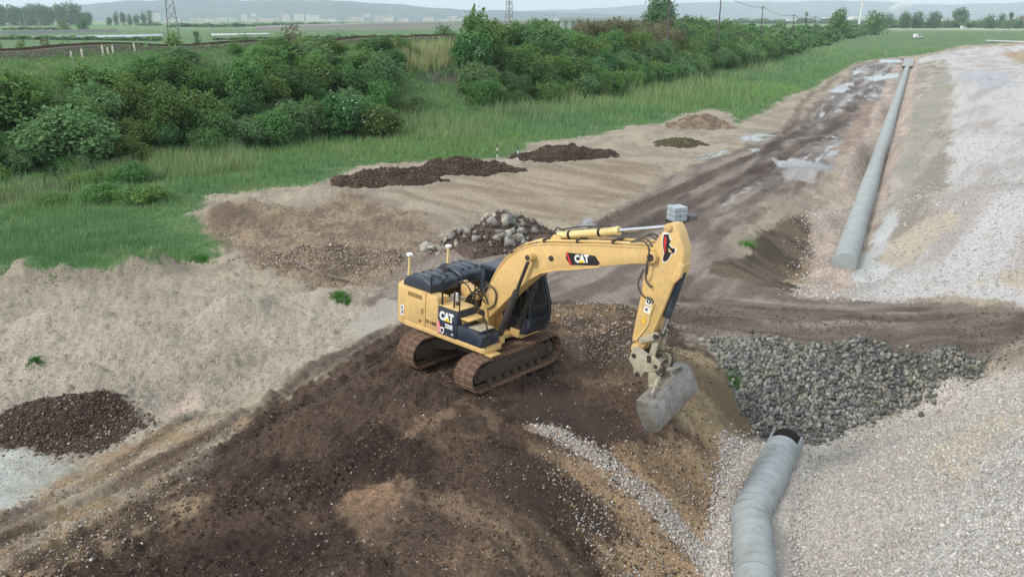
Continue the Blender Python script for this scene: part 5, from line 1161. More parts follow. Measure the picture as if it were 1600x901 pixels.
# flat slab at the far end of the long pipe
fe = Vector(PIPE_FAR[1]); fd = (fe - Vector(PIPE_FAR[0])).normalized(); fp = fe - fd * 38; sv = Vector((fd.y, -fd.x, 0))
MBs = MB(); Ms = Matrix.Translation((0, 0, 0)) @ Matrix.Rotation(math.atan2(fd.y, fd.x), 4, 'Z')
slab = empty('concrete_channel', tuple(fp), 0, 'wide pale concrete slabs over the far end of the long pipe', 'concrete slab')
for k in range(9): MB().box(k * 4.4, k * 4.4 + 4.3, -1.25, 1.35, .45 + .03 * (k % 2), .66 + .03 * (k % 2), Ms).build('slab', M_CONC, slab, .02)
# pallet of blocks
bx_, by_ = hit(1057, 347); M_BLK = pm('wrapped_blocks', lin(168, 178, 182), lin(150, 160, 166), 4, .4, dirt=(lin(196, 200, 202), .4, 6)); M_BLKD = pm('dark_block', lin(112, 110, 110), lin(98, 96, 96), 4, .8)
pal_ = empty('block_stack', (bx_, by_, hz(bx_, by_)), math.radians(20), 'stack of grey wrapped blocks on the mud behind the boom tip', 'block stack')
for i in range(2):
    for k in range(2):
        for q in range(3): MB().box(-.42 + i * .42, -.01 + i * .42, -.42 + k * .42, -.01 + k * .42, .12 + q * .27, .38 + q * .27).build('block', M_BLK, pal_, .015)
MB().box(-.5, .5, -.5, .5, 0, .03).box(-.5, .5, -.45, -.35, .03, .115).box(-.5, .5, .35, .45, .03, .115).box(-.5, .5, -.05, .05, .03, .115).build('pallet', M_BARK, pal_)
b2 = empty('block_stack', (bx_ + .75, by_ + .35, hz(bx_ + .75, by_ + .35)), math.radians(24), 'low pair of darker blocks beside the wrapped stack', 'block stack')
for k in range(2): MB().box(-.3, .3, -.42 + k * .42, -.01 + k * .42, -.02, .34).build('block', M_BLKD, b2, .015)
# weathered planks on the gravel heap
M_WOOD = pm('weathered_wood', lin(132, 120, 110), lin(104, 94, 86), 5, .9, bump=.4, bscale=18)
gh = [o for o in bpy.data.objects if o.name == 'gravel_heap'][0]
for (pa, pb, wd_, lb) in (((463, 411), (508, 434), .16, 'longer weathered plank lying on the brown gravel heap'), ((512, 432), (546, 441), .10, 'shorter weathered plank end right of the longer one on the gravel heap')):
    def top(px, py):
        d = ray(px, py); o_ = Vector((0, 0, CAM_H)) - gh.location; ok, p, _, _ = gh.ray_cast(o_, Vector(d)); 
        return (p + gh.location) if ok else Vector((*hit(px, py), hz(*hit(px, py))))
    a, b = top(*pa), top(*pb); m = MB(); L_ = (b - a).length; q = (b - a).to_track_quat('X', 'Z').to_matrix().to_4x4()
    o = m.prism([(0, -wd_ / 2), (L_ * .02, wd_ / 2), (L_ * .97, wd_ / 2 * .8), (L_, -wd_ / 2 * .7)], -.04, .06, 'z').build('plank', M_WOOD, None, .01); o.matrix_world = Matrix.Translation(a + Vector((0, 0, .05))) @ q
    tag(o, lb, 'plank')
# marker posts
M_PW = pm('post_white', lin(225, 225, 220), lin(210, 210, 205), 8, .6); M_PK = pm('post_dark', lin(52, 66, 62), lin(60, 74, 68), 8, .6)
for (px, py, lb) in ((777, 246, 'thin striped marker post, left one of the pair in the grass'), (809, 251, 'thin striped marker post, right one of the pair in the grass')):
    x, y = hit(px, py); p_ = empty('marker_post', (x, y, hz(x, y)), 0, lb, 'marker post', 'marker posts')
    for k in range(4): MB().tube([(0, 0, k * .28 - .02), (0, 0, k * .28 + .26)], .045, 8).build('band', M_PK if k % 2 else M_PW, p_)
# ------------------------------------------------------------------ railway on the bank
M_BALL = pm('rail_ballast', lin(108, 100, 90), lin(90, 84, 76), 3, .95, bump=.6, bscale=10); M_RAIL = pm('rusty_rail', lin(92, 74, 62), lin(76, 62, 54), 5, .6, metal=.4)
def along(d, a0, a1, step):
    o = []
    a = a0
    while a <= a1: x, y = at_bank(a, d); o.append((x, y, hz(x, y))); a += step
    return o
def ribbon(mb, P, prof):
    """sweep a (side, up) profile along ground points"""
    n = len(prof); V = []; F = []
    for i, p in enumerate(P):
        q0, q1 = P[max(i - 1, 0)], P[min(i + 1, len(P) - 1)]; t = Vector((q1[0] - q0[0], q1[1] - q0[1], 0)).normalized(); s = Vector((t.y, -t.x, 0))
        V += [Vector(p) + s * a + Vector((0, 0, b)) for a, b in prof]
    for i in range(len(P) - 1):
        for k in range(n): F.append((i * n + k, i * n + (k + 1) % n, (i + 1) * n + (k + 1) % n, (i + 1) * n + k))
    F += [tuple(range(n)), tuple(range(len(P) * n - 1, (len(P) - 1) * n - 1, -1))]
    return mb.add(V, F)
rw = empty('railway_track', (0, 0, 0), 0, 'railway track with dark ballast along the crest of the green bank', 'railway')
RP = along(BANK_W + 3.5, 20, 420, 4.0); RP = [(x, y, float(np.interp(i, [0, len(RP)], [1, 1])) * z + .42) for i, (x, y, z) in enumerate(RP)]
ribbon(MB(), RP, [(-1.9, -.5), (-1.4, .34), (1.4, .34), (1.9, -.5)]).build('ballast', M_BALL, rw)
for s_ in (-.72, .72): ribbon(MB(), RP, [(s_ - .04, .38), (s_ - .04, .56), (s_ + .04, .56), (s_ + .04, .38)]).build('rail', M_RAIL, rw)
M_POST = pm('pale_concrete_post', lin(206, 200, 184), lin(184, 178, 164), 6, .8)
# short posts beside the line
for i, px in enumerate((111, 131, 157, 165, 176, 208)):
    a = 60.0
    best = min(((abs(proj(*at_bank(k * .5, BANK_W - .5), 7)[0] - px), k * .5) for k in range(60, 320)), key=lambda q: q[0])[1]
    x, y = at_bank(best, BANK_W - .5); MBp = MB().box(-.07, .07, -.06, .06, -.1, .75 + .12 * (i % 3)).prism([(-.07, .75 + .12 * (i % 3)), (.07, .75 + .12 * (i % 3)), (0, .82 + .12 * (i % 3))], -.06, .06)
    tag(MBp.build('line_post', M_POST, None, .01, loc=(x, y, hz(x, y))), 'short pale post beside the railway, %s from the left' % ORD(i + 1), 'post', 'short posts beside the railway')

# ------------------------------------------------------------------ pylons, poles, wires
M_LATT = pm('galvanised_lattice', lin(128, 124, 126), lin(108, 104, 106), 4, .6, metal=.3); M_POLE = pm('weathered_pole', lin(98, 92, 88), lin(82, 78, 74), 4, .85)
def pylon(px, dist, label, hgt=38, wb=5.6, yaw=.5):
    x = (px - 800) / FPX * dist * 1.0; y = dist * .99; z0 = hz(x, y)
    root = empty('pylon', (x, y, z0 - .3), yaw, label, 'pylon', 'lattice pylons')
    half = lambda z: (wb / 2) * (1 - z / hgt) ** .9 * .86 + .42
    cor = [(1, 1), (1, -1), (-1, -1), (-1, 1)]; zs = [0, 5.5, 10.5, 15, 19, 22.5, 25.5, 28.5, 31.5, 34.5, hgt]
    for a, b in cor: MB().tube([(a * half(z), b * half(z), z) for z in zs], .16, 5).build('leg', M_LATT, root)
    for z0_, z1_ in zip(zs[:-1], zs[1:]):
        for k in range(4):
            (a, b), (c_, d_) = cor[k], cor[(k + 1) % 4]
            MB().tube([(a * half(z0_), b * half(z0_), z0_), (c_ * half(z1_), d_ * half(z1_), z1_)], .09, 4).build('brace', M_LATT, root)
            MB().tube([(c_ * half(z0_), d_ * half(z0_), z0_), (a * half(z1_), b * half(z1_), z1_)], .09, 4).build('brace', M_LATT, root)
    for z in (25.5, 30, 34.5):
        w_ = 6.5 if z != 30 else 8.5
        for s_ in (-1, 1):
            MB().tube([(s_ * half(z), .3, z), (s_ * w_, 0, z + .4)], .12, 4).tube([(s_ * half(z), -.3, z), (s_ * w_, 0, z + .4)], .12, 4).tube([(s_ * half(z), 0, z + 1.8), (s_ * w_, 0, z + .4)], .1, 4).build('cross_arm', M_LATT, root)
    return root
pylon(301, 420, 'steel lattice pylon at the left, its top cut off by the picture edge', yaw=.35)
pylon(796, 560, 'slender steel lattice pylon behind the tall rounded bush', yaw=.9, wb=4.6)
def pole(px, arc, dd, hgt, label, arm=True):
    x, y = at_bank(arc, dd); z = hz(x, y); x = (px - 800) / FPX * (y * CP + (CAM_H - z) * SP)
    p_ = empty('line_pole', (x, y, z), .5, label, 'pole', 'poles along the railway')
    MB().tube([(0, 0, -.2), (0, 0, hgt)], [.17, .10], 8).build('shaft', M_POLE, p_, smooth=True)
    if arm:
        MB().box(-1.1, 1.1, -.05, .05, hgt - .7, hgt - .58).build('cross_arm', M_POLE, p_)
        for q in (-1, 0, 1): MB().tube([(q, 0, hgt - .58), (q, 0, hgt - .38)], .05, 6).build('insulator', M_POST, p_)
    return Vector((x, y, z + hgt))
tops = [pole(1043, 200, 25, 11.5, 'mast in front of the dark round tree'), pole(1122, 256, 25, 9.5, 'tall bare pole right of the dark round tree'), pole(1188, 330, 25, 8.6, 'second pole right of the dark round tree, above the bushes'),
        pole(1237, 410, 25, 8.5, 'pole beside the narrow conifer far along the bushes'), pole(1271, 500, 24, 8.5, 'short far pole just right of the narrow conifer'), pole(1295, 600, 24, 8.5, 'farthest pole, just left of the white mast')]
def wire(a, b, sag, label, th=.03):
    P = [a.lerp(b, t / 10) - Vector((0, 0, sag * 4 * (t / 10) * (1 - t / 10))) for t in range(11)]
    tag(MB().tube([p - a for p in P], th, 5).build('overhead_wire', M_POLE, None, loc=tuple(a)), label, 'wire', 'overhead wires')
wire(Vector((10, 125, 19)), tops[0] + Vector((0, 0, -.4)), 1.8, 'sagging overhead wire running in from the top edge to the mast by the round tree')
ON = ['mast by the round tree', 'bare pole', 'second pole', 'conifer pole', 'short far pole', 'farthest pole']
for i in range(5): wire(tops[i] + Vector((0, 0, -.4)), tops[i + 1] + Vector((0, 0, -.4)), .8 + .1 * i, 'overhead wire from the %s to the %s' % (ON[i], ON[i + 1]), .03 + .012 * i)

# ------------------------------------------------------------------ far trees
def tree(name, px, py, hpx, wpx, pal, label, cat='tree', group=None, dist=None, tall=False, n=900, low=.12, seed=1, leafk=1.0):
    x, y = G(px, py, -.8) if dist is None else ((px - 800) / FPX * dist, dist)
    dd = math.hypot(x, y); sc_ = y / FPX; z = hz(x, y); Wd = wpx * sc_; H = (hpx + (0 if dist is None else proj(x, y, z)[1] - py)) * sc_
    rng = np.random.default_rng(seed); t = empty(name, (x, y, z - .3), rng.uniform(0, 6), label, cat, group)
    lobes = 16; cs = []
    for k in range(lobes):
        u = rng.random(); zz = low + (1 - low) * (.12 + .76 * u); wid = math.sqrt(max(.08, 1 - (2 * u - (.9 if not tall else .75)) ** 2)) * .6
        a = rng.uniform(0, 6.28); q = rng.random() ** .6; cs.append((Wd / 2 * wid * q * math.cos(a), Wd / 2 * wid * q * math.sin(a), H * zz, (Wd * .25 if not tall else Wd * .34) * rng.uniform(.8, 1.25)))
    cs = np.array(cs); k = rng.integers(0, lobes, n); d = rng.normal(size=(n, 3)); d /= np.linalg.norm(d, axis=1, keepdims=True)
    P = cs[k, :3] + d * (cs[k, 3] * rng.uniform(.6, 1.05, n))[:, None] * [1, 1, 1.25 if tall else 1]; P[:, 2] = np.maximum(P[:, 2], H * low * .6)
    V, F = quads(P, d + rng.normal(size=d.shape) * .5 + [0, 0, .4], min(Wd, H) * .05 * leafk * rng.uniform(.7, 1.4, n), rng=rng)
    pl = np.array(pal); c = pl[rng.integers(0, len(pl), n)] * rng.uniform(.7, 1.25, (n, 1))
    link('crown', bulk('crown', V, F, M_LEAF, False, np.repeat(c, 4, 0)), t)
    tk = MB().tube([(0, 0, -.5), (0, 0, H * .4), (H * .02, 0, H * .8)], [H * .022, H * .015, H * .005], 6)
    for a in range(4): tk.tube([(0, 0, H * (.25 + .1 * a)), (Wd * .2 * math.cos(a * 1.7), Wd * .2 * math.sin(a * 1.7), H * (.42 + .12 * a))], [H * .01, H * .003], 5)
    tk.build('trunk', M_BARK, t)
    return t
tree('tree', 1019, 48, 47, 66, G2, 'dark round tree standing alone above the bushes beside a mast', dist=330, n=4200, low=.05, seed=3, leafk=.62)
for i in range(26):
    px = -30 + i * 6.7 + rb.uniform(-2.5, 2.5)
    if px > 140: px += 4
    tree('poplar_tree', px, 40.5, rb.uniform(27, 34) if px < 128 else rb.uniform(16, 22), rb.uniform(13, 17), G2, 'tall poplar, %s from the left edge in the row on the skyline' % ORD(i + 1), group='poplars on the skyline', tall=True, n=700, low=.02, seed=60 + i, leafk=1.5)
for i, (px, h_) in enumerate(((172, 12), (183, 21), (194, 22), (203, 17), (214, 19), (226, 20), (236, 22))):
    tree('poplar_tree', px, 40.5, h_, 10, G2, 'poplar, %s from the left in the small clump left of the pylon' % ORD(i + 1), group='poplars left of the pylon', tall=True, n=700, low=.02, seed=95 + i, leafk=1.5)
tree('tree', 101, 48, 17, 26, G1, 'rounded bright tree in front of the poplar row', n=900, low=0, seed=120); tree('tree', 131, 48, 20, 26, G2, 'rounded darker tree right of the bright one before the poplars', n=900, low=0, seed=121)
RT = [(1386, 45, 20, 30, G1), (1412, 45, 22, 26, G2), (1432, 45, 23, 28, G2), (1458, 45, 22, 32, G2), (1478, 44, 16, 20, G1), (1499, 43, 27, 30, G2), (1530, 44, 14, 24, G4), (1544, 45, 19, 24, G2), (1563, 44, 22, 18, G2), (1577, 45, 26, 12, G2), (1572, 46, 14, 22, G4), (1592, 45, 18, 22, G1), (1618, 45, 20, 30, G2)]
for i, (px, py, h_, w_, pal) in enumerate(RT): tree('tree', px, py, h_, w_, pal, 'tree in the line at the end of the right field, %s from its left end' % ORD(i + 1), group='trees at the end of the right field', n=1100, low=-.1, seed=140 + i)
tree('conifer_tree', 1236, 40, 22, 9, G2, 'narrow dark conifer rising above the bushes beside a far pole', dist=420, n=700, low=.0, seed=170)
tree('tree', 1286, 44, 26, 34, G1, 'rounded tree above the bushes left of the white mast', dist=520, n=1000, low=.0, seed=171); tree('tree', 1340, 46, 22, 44, G1, 'broad tree above the bushes right of the white mast', dist=600, n=1000, low=0, seed=172)
# bushes beyond the railway
BR = [(66, 82, 22, 24, G3, 'bright green bush beyond the railway at the far left'), (102, 82, 22, 30, GB, 'brownish bush between two green ones beyond the railway'), (135, 80, 17, 32, G4, 'pale green bush beyond the railway with white flowers'), (165, 80, 16, 28, G4, 'low pale green bush right of the flowering one beyond the railway'), (291, 77, 26, 46, G3, 'large pale bush at the foot of the left pylon'), (330, 62, 12, 18, G2, 'small dark bush right of the left pylon'), (470, 72, 26, 54, GB, 'bare brownish bush beyond the railway'), (540, 64, 12, 40, G4, 'low grey green bush beyond the railway, middle of the view'), (700, 60, 14, 46, G2, 'dark bush left of the tall rounded bush beyond the railway'), (20, 80, 18, 44, G2, 'dark bush at the left edge beyond the railway'), (400, 70, 13, 40, G4, 'grey green bush left of the bare brownish one')]
for i, (px, py, h_, w_, pal, lb) in enumerate(BR): tree('bush', px, py, h_, w_, pal, lb, 'bush', 'bushes beyond the railway', dist=(190 if py > 70 else 320), n=900, low=0, seed=200 + i)
def hedge(name, L, label, seed):
    P = []; S = []; r = random.Random(seed)
    for (xa, ya, xb, yb, hpx, n) in L:
        for k in range(n):
            t = (k + r.random()) / n; x, y = G(xa + (xb - xa) * t, ya + (yb - ya) * t, -.8); s = hpx * y / FPX * r.uniform(.5, .9); P.append((x, y, -1)); S.append((s * 2.2, s * 2.2, s * .75))
    scrub(name, P, S, ['dark green', 'mid green', 'grey green'], label, seed)
hedge('distant_hedges', [(212, 41, 760, 38, 5, 46), (265, 43, 500, 42, 7, 30), (640, 41, 1000, 40, 5, 30), (0, 62, 250, 64, 8, 34), (330, 63, 700, 58, 7, 34), (1370, 43.5, 1650, 43.5, 12, 46), (1050, 38, 1400, 38, 9, 34), (0, 47, 90, 47, 6, 12), (430, 37, 800, 36, 3, 40)], 'far hedges and scrub across the plain', 5)

# ------------------------------------------------------------------ water, roads, viaduct
M_WAT = pm('still_water', lin(150, 165, 175), lin(140, 156, 168), .01, .1, rvar=.03, spec=.5); M_ROADF = pm('pale_road', lin(196, 196, 192), lin(180, 180, 178), .05, .7); M_WALL = pm('dark_levee', lin(112, 118, 112), lin(96, 104, 98), .2, .9)
def sheet(name, px, z, mat, label):
    P = [G(a, b, z) for a, b in px]; me = MB().prism(P, z - .6, z, 'z').mesh(name, mat); return tag(link(name, me), label, kind='structure')
sheet('water', [(-120, 61.5), (60, 60), (200, 58.2), (255, 55.6), (252, 53.4), (150, 55.2), (0, 57.4), (-120, 58.4)], -.25, M_WAT, 'pale strip of water far left beyond the railway')
sheet('road', [(330, 55.5), (420, 53), (420, 52), (330, 53)], -.2, M_ROADF, 'pale road beyond the left pylon')
ribbon_p = lambda L: [(*G(a, b, -.8), -.8) for a, b in L]
lv = tag(ribbon(MB(), ribbon_p([(-150, 55.5), (0, 54), (100, 52.2), (180, 50.6)]), [(-6, -.2), (-2, 2.6), (2, 2.6), (6, -.2)]).build('levee', M_WALL), 'dark levee wall above the pale water at far left', 'levee')
M_GREENB = pm('grassy_slope', lin(116, 136, 100), lin(100, 122, 90), .03, .95); M_SOILB = pm('dark_soil_slope', lin(112, 120, 106), lin(112, 106, 100), .012, .95)
hw_pts = [(*G(a, 47.5 - .0035 * (a - 480), -.8), -.8) for a in range(400, 861, 46)]
hwy = empty('highway_embankment', hw_pts[0], 0, 'far highway embankment with a pale guard rail crossing the plain', 'highway')
loc0 = Vector(hw_pts[0]); hl = [tuple(Vector(p) - loc0) for p in hw_pts]
HZ = [3.0, 3.8, 4.6, 5.4, 6.2, 7.0, 7.6, 8.2, 8.6, 8.8, 9.0]
def ribbon_h(P, prof_at):
    mb = MB(); V = []; F = []
    for i, p in enumerate(P):
        q0, q1 = P[max(i - 1, 0)], P[min(i + 1, len(P) - 1)]; t = Vector((q1[0] - q0[0], q1[1] - q0[1], 0)).normalized(); s = Vector((t.y, -t.x, 0)); pr = prof_at(i); n = len(pr)
        V += [Vector(p) + s * a + Vector((0, 0, b)) for a, b in pr]
    for i in range(len(P) - 1):
        for k in range(n): F.append((i * n + k, i * n + (k + 1) % n, (i + 1) * n + (k + 1) % n, (i + 1) * n + k))
    F += [tuple(range(n)), tuple(range(len(P) * n - 1, (len(P) - 1) * n - 1, -1))]; return mb.add(V, F)
hq = lambda i: HZ[min(i, len(HZ) - 1)]
ribbon_h(hl, lambda i: [(-10 - 2 * hq(i), -.3), (-9, hq(i)), (9, hq(i)), (10 + 2 * hq(i), -.3)]).build('embankment', M_SOILB, hwy)
ribbon_h(hl, lambda i: [(8.2, hq(i)), (8.2, hq(i) + 1.3), (8.6, hq(i) + 1.3), (8.6, hq(i))]).build('guard_rail', M_ROADF, hwy)
# viaduct right of it
va, vb = Vector((*G(868, 47, -.8), -.8)), Vector((*G(1012, 46, -.8), -.8)); vt = (vb - va).normalized(); vn = Vector((vt.y, -vt.x, 0)); L_ = (vb - va).length; qv = vt.to_track_quat('X', 'Z').to_matrix().to_4x4()
via = empty('viaduct', tuple(va), math.atan2(vt.y, vt.x), 'far concrete viaduct on slim piers left of the dark round tree', 'viaduct')
MB().box(0, L_, -6, 6, 9.2, 11.0).box(0, L_, -6.2, -5.9, 11.0, 12.2).build('deck', M_ROADF, via); npier = 13
for k in range(npier):
    xx = (k + .5) * L_ / npier; MB().box(xx - 1.3, xx + 1.3, -4.5, -2.5, -.5, 9.2).box(xx - 1.3, xx + 1.3, 2.5, 4.5, -.5, 9.2).box(xx - 1.5, xx + 1.5, -5, 5, 8.4, 9.19).build('pier', M_ROADF, via)
# road at the far end of the right field and a few vehicles on it
sheet('road', [(1350, 45.6), (1660, 46.6), (1660, 46.0), (1350, 45.1)], -.55, M_ROADF, 'pale road at the end of the right field')
sheet('path', [(1540, 63.5), (1660, 67.5), (1660, 66.2), (1540, 62.7)], -.55, M_ROADF, 'pale wet track across the right field')
M_VW = pm('vehicle_white', lin(232, 232, 230), lin(220, 220, 220), 2, .35); M_TYRE = pm('tyre', lin(34, 34, 34), lin(44, 44, 44), 4, .9)
def car(px, py, L, Hh, label, tall=False, rz=.3):
    x, y = G(px, py, -.6); c_ = empty('vehicle', (x, y, hz(x, y) + .1), rz, label, 'van' if tall else 'car', 'vehicles at the end of the right field')
    pr = [(-L / 2, .35), (L / 2, .35), (L / 2, Hh * .5), (L * .38, Hh * .58), (L * .22, Hh), (-L * .46, Hh), (-L / 2, Hh * .6)] if not tall else [(-L / 2, .4), (L / 2, .4), (L / 2, Hh * .45), (L * .36, Hh * .55), (L * .28, Hh), (-L / 2, Hh)]
    MB().prism(pr, -.9, .9).build('body', M_VW, c_, .08); MB().prism([(L * .30, Hh * .6), (L * .2, Hh * .95), (-L * .1, Hh * .95), (-L * .1, Hh * .6)], -.92, .92).build('window', GLASS, c_)
    for s_ in (-1, 1):
        for xx in (-L * .32, L * .32): m = MB(); cylinder_y(m, xx, .35, .35, s_ * .8 - .12, s_ * .8 + .12, 14); m.build('wheel', M_TYRE, c_)
car(1425, 44.6, 4.4, 1.6, 'white car, left one on the road at the end of the field'); car(1443, 44.6, 5.0, 2.1, 'white van, middle one on the road at the end of the field', True); car(1505, 45.4, 7.5, 3.4, 'white lorry, rightmost on the road at the end of the field', True)
car(1434, 60, 5.5, 2.4, 'white van parked in the green field beyond the gravel bank', True)

# ------------------------------------------------------------------ houses, sheds, town, hills
M_WALLW = pm('white_render', lin(226, 222, 214), lin(212, 206, 198), .4, .85); M_WALLP = pm('pale_render', lin(214, 200, 188), lin(200, 188, 178), .3, .85); M_ROOFR = pm('red_tiles', lin(150, 76, 62), lin(128, 68, 58), .8, .85); M_ROOFG = pm('grey_roof', lin(140, 142, 146), lin(120, 122, 128), .4, .8); M_WIN = pm('dark_window', lin(70, 78, 88), lin(56, 64, 74), 1, .3)
def house(px, py, wpx, hpx, label, roof=M_ROOFR, wall=M_WALLW, dist=None, flatr=False, name='house', cat='house', group=None, rz=0.0):
    x, y = G(px, py, -.8) if dist is None else ((px - 800) / FPX * dist, dist); s = y / FPX; Wd, H = wpx * s, (hpx + (0 if dist is None else proj(x, y, hz(x, y))[1] - py)) * s; D = Wd * .7
    h_ = empty(name, (x, y, hz(x, y) - .2), rz, label, cat, group); e = H * (.62 if not flatr else .92)
    MB().box(-Wd / 2, Wd / 2, -D / 2, D / 2, 0, e).build('wall', wall, h_)
    if flatr: MB().box(-Wd / 2 - .3, Wd / 2 + .3, -D / 2 - .3, D / 2 + .3, e, H).build('roof', roof, h_)
    else: MB().prism([(-D / 2 - .5, e - .1), (D / 2 + .5, e - .1), (0, H)], -Wd / 2 - .4, Wd / 2 + .4, 'x').build('roof', roof, h_)
    nw = max(2, int(Wd / 4))
    for k in range(nw): xx = -Wd / 2 + (k + .5) * Wd / nw; MB().box(xx - Wd / nw * .22, xx + Wd / nw * .22, -D / 2 - .06, -D / 2 + .1, e * .35, e * .75).build('window', M_WIN, h_)
    return h_
house(1069, 47, 15, 10, 'small house with a red gabled roof among the bushes right of the dark round tree', dist=420, rz=.5)
house(1486, 40.5, 26, 10, 'long white house among the trees at the end of the right field', M_ROOFG, flatr=True); house(1556, 41, 10, 9, 'white gabled house between the trees at the far right', M_ROOFG); house(1581, 39, 9, 8, 'small white house beside the tall narrow tree at far right'); house(1600, 38, 12, 12, 'house with red roof at the right edge of the picture')
for i, (px, py, w_, h_, lb) in enumerate([(1080, 33.5, 16, 4, 'leftmost white shed right of the dark round tree'), (1106, 33.5, 26, 5.5, 'long white shed, middle of the far sheds'), (1140, 34.5, 14, 4, 'pale shed right of the long white one'), (1293, 33.5, 12, 6, 'white shed left of the white mast'), (1345, 33.2, 30, 7, 'pale factory hall below the smoke')]): house(px, py, w_, h_, lb, M_ROOFG, M_WALLW, flatr=True, name='shed', cat='shed', group='far sheds')
# white mast and smoke
x, y = G(1315, 34, -.8); sc_ = y / FPX
x, y = (1315 - 800) / FPX * 1500, 1500; mst = empty('white_mast', (x, y, -1), 0, 'slim white mast rising above the right skyline', 'mast')
MB().tube([(0, 0, 0), (1.0, 0, 30), (2.2, 0, 62)], [1.9, 1.5, 1.1], 10).build('shaft', M_WALLW, mst, smooth=True); MB().box(.2, 4.2, -1.3, 1.3, 60.5, 63.5).build('head', M_WALLW, mst, .3)
M_SMK = bpy.data.materials.new('steam'); M_SMK.use_nodes = True; t_ = M_SMK.node_tree; t_.nodes.clear(); oo = t_.nodes.new('ShaderNodeOutputMaterial'); pv = t_.nodes.new('ShaderNodeVolumePrincipled'); pv.inputs['Color'].default_value = (.95, .96, .97, 1); pv.inputs['Density'].default_value = .06; t_.links.new(pv.outputs[0], oo.inputs['Volume'])
V = []; F = []; n0 = 0; rng = np.random.default_rng(5); B3 = ico(3)
dsm = 3200.
for k in range(1):
    v = B3[0].copy(); r = 1 + .35 * (fbm(v[:, 0] * 2 + 3, v[:, 2] * 2 + v[:, 1], 3, 5)[:, None] - .5) * 2; v = v * r * [46, 24, 19]; v[:, 2] += v[:, 0] * .18
    V.append(v); F.append(B3[1])
tag(link('steam_plume', bulk('steam_plume', np.concatenate(V), np.concatenate(F), M_SMK, True), None, ((1372 - 800) / FPX * dsm, dsm, 52)), 'white steam plume over the far factory', 'steam', kind='stuff')
# town: blocks of flats along the foot of the hill
def block(i, px, wpx, hpx, dist, label, wall):
    x = (px - 800) / FPX * dist; s = dist / FPX; Wd, H = wpx * s, hpx * s; D = min(Wd * .7, 24)
    b_ = empty('apartment_block', (x, dist, -1.0), rb.uniform(-.25, .25), label, 'building', 'far town buildings')
    MB().box(-Wd / 2, Wd / 2, -D / 2, D / 2, 0, H).build('wall', wall, b_); MB().box(-Wd * .2, Wd * .2, -D * .2, D * .2, H, H + 3.2).box(-Wd / 2 - .4, Wd / 2 + .4, -D / 2 - .4, D / 2 + .4, H - .01, H + .7).build('roof', M_ROOFG, b_)
    nf = max(1, int(H / 3))
    for k in range(nf): MB().box(-Wd * .44, Wd * .44, -D / 2 - .25, -D / 2 + .3, H * (k + .35) / nf, H * (k + .62) / nf).build('window_band', M_WIN, b_)
TOWN = [(204, 5, 9), (262, 8, 5), (273, 10, 12), (287, 13, 5), (303, 9, 4), (330, 12, 5), (352, 12, 4), (368, 8, 7), (386, 9, 6), (404, 7, 10), (418, 6, 11), (436, 16, 5), (452, 10, 5), (466, 9, 10), (485, 12, 11), (505, 17, 10), (524, 12, 5), (541, 11, 4), (564, 14, 6), (585, 10, 10), (602, 9, 9), (620, 9, 9), (638, 12, 5), (656, 14, 12), (676, 14, 6), (698, 9, 10), (712, 12, 7), (733, 10, 10), (1062, 12, 4), (1178, 12, 4), (1215, 14, 4), (1520, 12, 5)]
_rt = random.Random(4); TOWN = sorted(TOWN + [(_rt.uniform(195, 800), _rt.uniform(5, 14), _rt.uniform(3.2, 6.5)) for _ in range(46)])
for i, (px, w_, h_) in enumerate(TOWN): block(i, px, w_, h_, 3600 + 300 * ((i * 7) % 5), 'pale town block at the foot of the hill, %s from the left' % ORD(i + 1), M_WALLW if i % 3 else M_WALLP)
M_HILL = pm('wooded_hill', lin(80, 98, 98), lin(60, 80, 82), .004, .95, coord='Object')
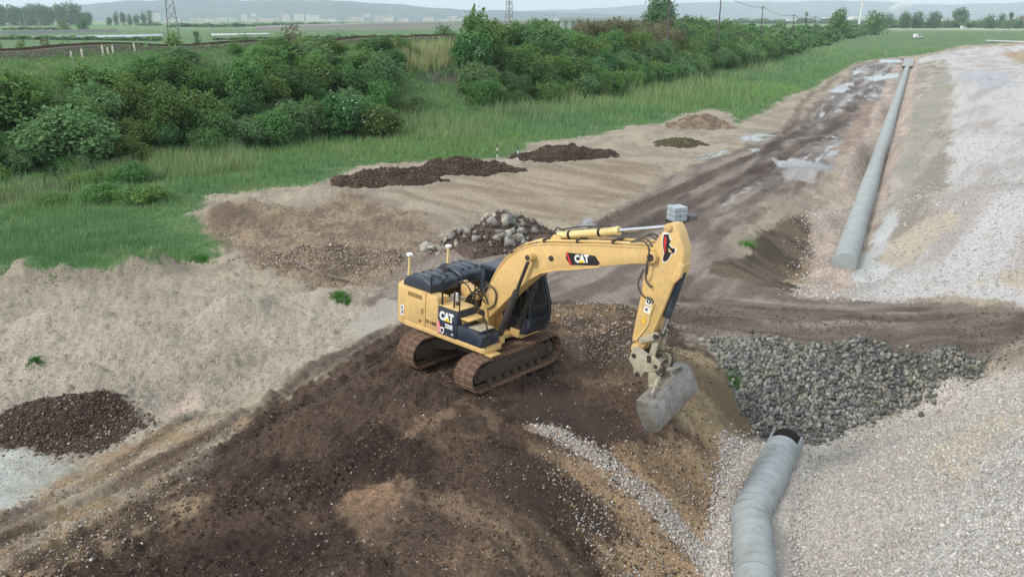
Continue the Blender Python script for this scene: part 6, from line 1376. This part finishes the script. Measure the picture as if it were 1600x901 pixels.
def ridge(name, pts, dist, depth, label, seed):
    """a range of hills: skyline pixels at a distance, sloping down on both sides"""
    px = np.linspace(pts[0][0], pts[-1][0], 140); py = np.interp(px, [p[0] for p in pts], [p[1] for p in pts]); x = (px - 800) / FPX * dist; Ht = (HORIZ - py) / FPX * dist * 1.03 + CAM_H
    Ht = Ht * (1 + .05 * (fbm(px / 25, px * 0, 3, seed) - .5)) + 14 * (fbm(px / 7, px * 0 + 3, 2, seed) - .5); tt = np.linspace(-1, 1, 25); V = []; n = len(px)
    for t in tt:
        sl = np.cos(t * math.pi / 2) ** 1.4; V.append(np.stack([x * (1 + t * depth / dist * .5), np.full(n, dist + t * depth), -3 + (Ht + 3) * sl * (.9 + .2 * fbm(x / 500, x * 0 + t * 4, 3, seed + 2)) / (1.0)], 1))
    V = np.concatenate(V); ii = (np.arange(24)[:, None] * n + np.arange(n - 1)[None]).ravel()
    return tag(link(name, bulk(name, V, np.stack([ii, ii + 1, ii + n + 1, ii + n], 1), M_HILL, True)), label, kind='structure')
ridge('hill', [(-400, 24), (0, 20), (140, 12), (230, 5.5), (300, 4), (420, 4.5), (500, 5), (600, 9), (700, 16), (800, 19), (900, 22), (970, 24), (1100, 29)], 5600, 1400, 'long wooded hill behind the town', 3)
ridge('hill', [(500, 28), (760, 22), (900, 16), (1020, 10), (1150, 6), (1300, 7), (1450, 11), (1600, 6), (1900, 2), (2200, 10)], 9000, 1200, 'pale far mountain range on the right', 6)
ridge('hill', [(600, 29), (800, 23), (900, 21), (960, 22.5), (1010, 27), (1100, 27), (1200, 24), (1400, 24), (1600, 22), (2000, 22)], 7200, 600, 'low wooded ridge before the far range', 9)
# ------------------------------------------------------------------ haze in the air
M_HAZE = bpy.data.materials.new('thin_haze'); M_HAZE.use_nodes = True; t_ = M_HAZE.node_tree; t_.nodes.clear(); oo = t_.nodes.new('ShaderNodeOutputMaterial'); pv = t_.nodes.new('ShaderNodeVolumePrincipled')
pv.inputs['Color'].default_value = (.80, .90, 1.0, 1); pv.inputs['Density'].default_value = 1.3e-4; t_.links.new(pv.outputs[0], oo.inputs['Volume'])
hb = MB().box(-13000, 13000, -400, 13500, -6, 420).build('haze', M_HAZE); tag(hb, 'thin bluish haze in the air over the plain', kind='stuff')
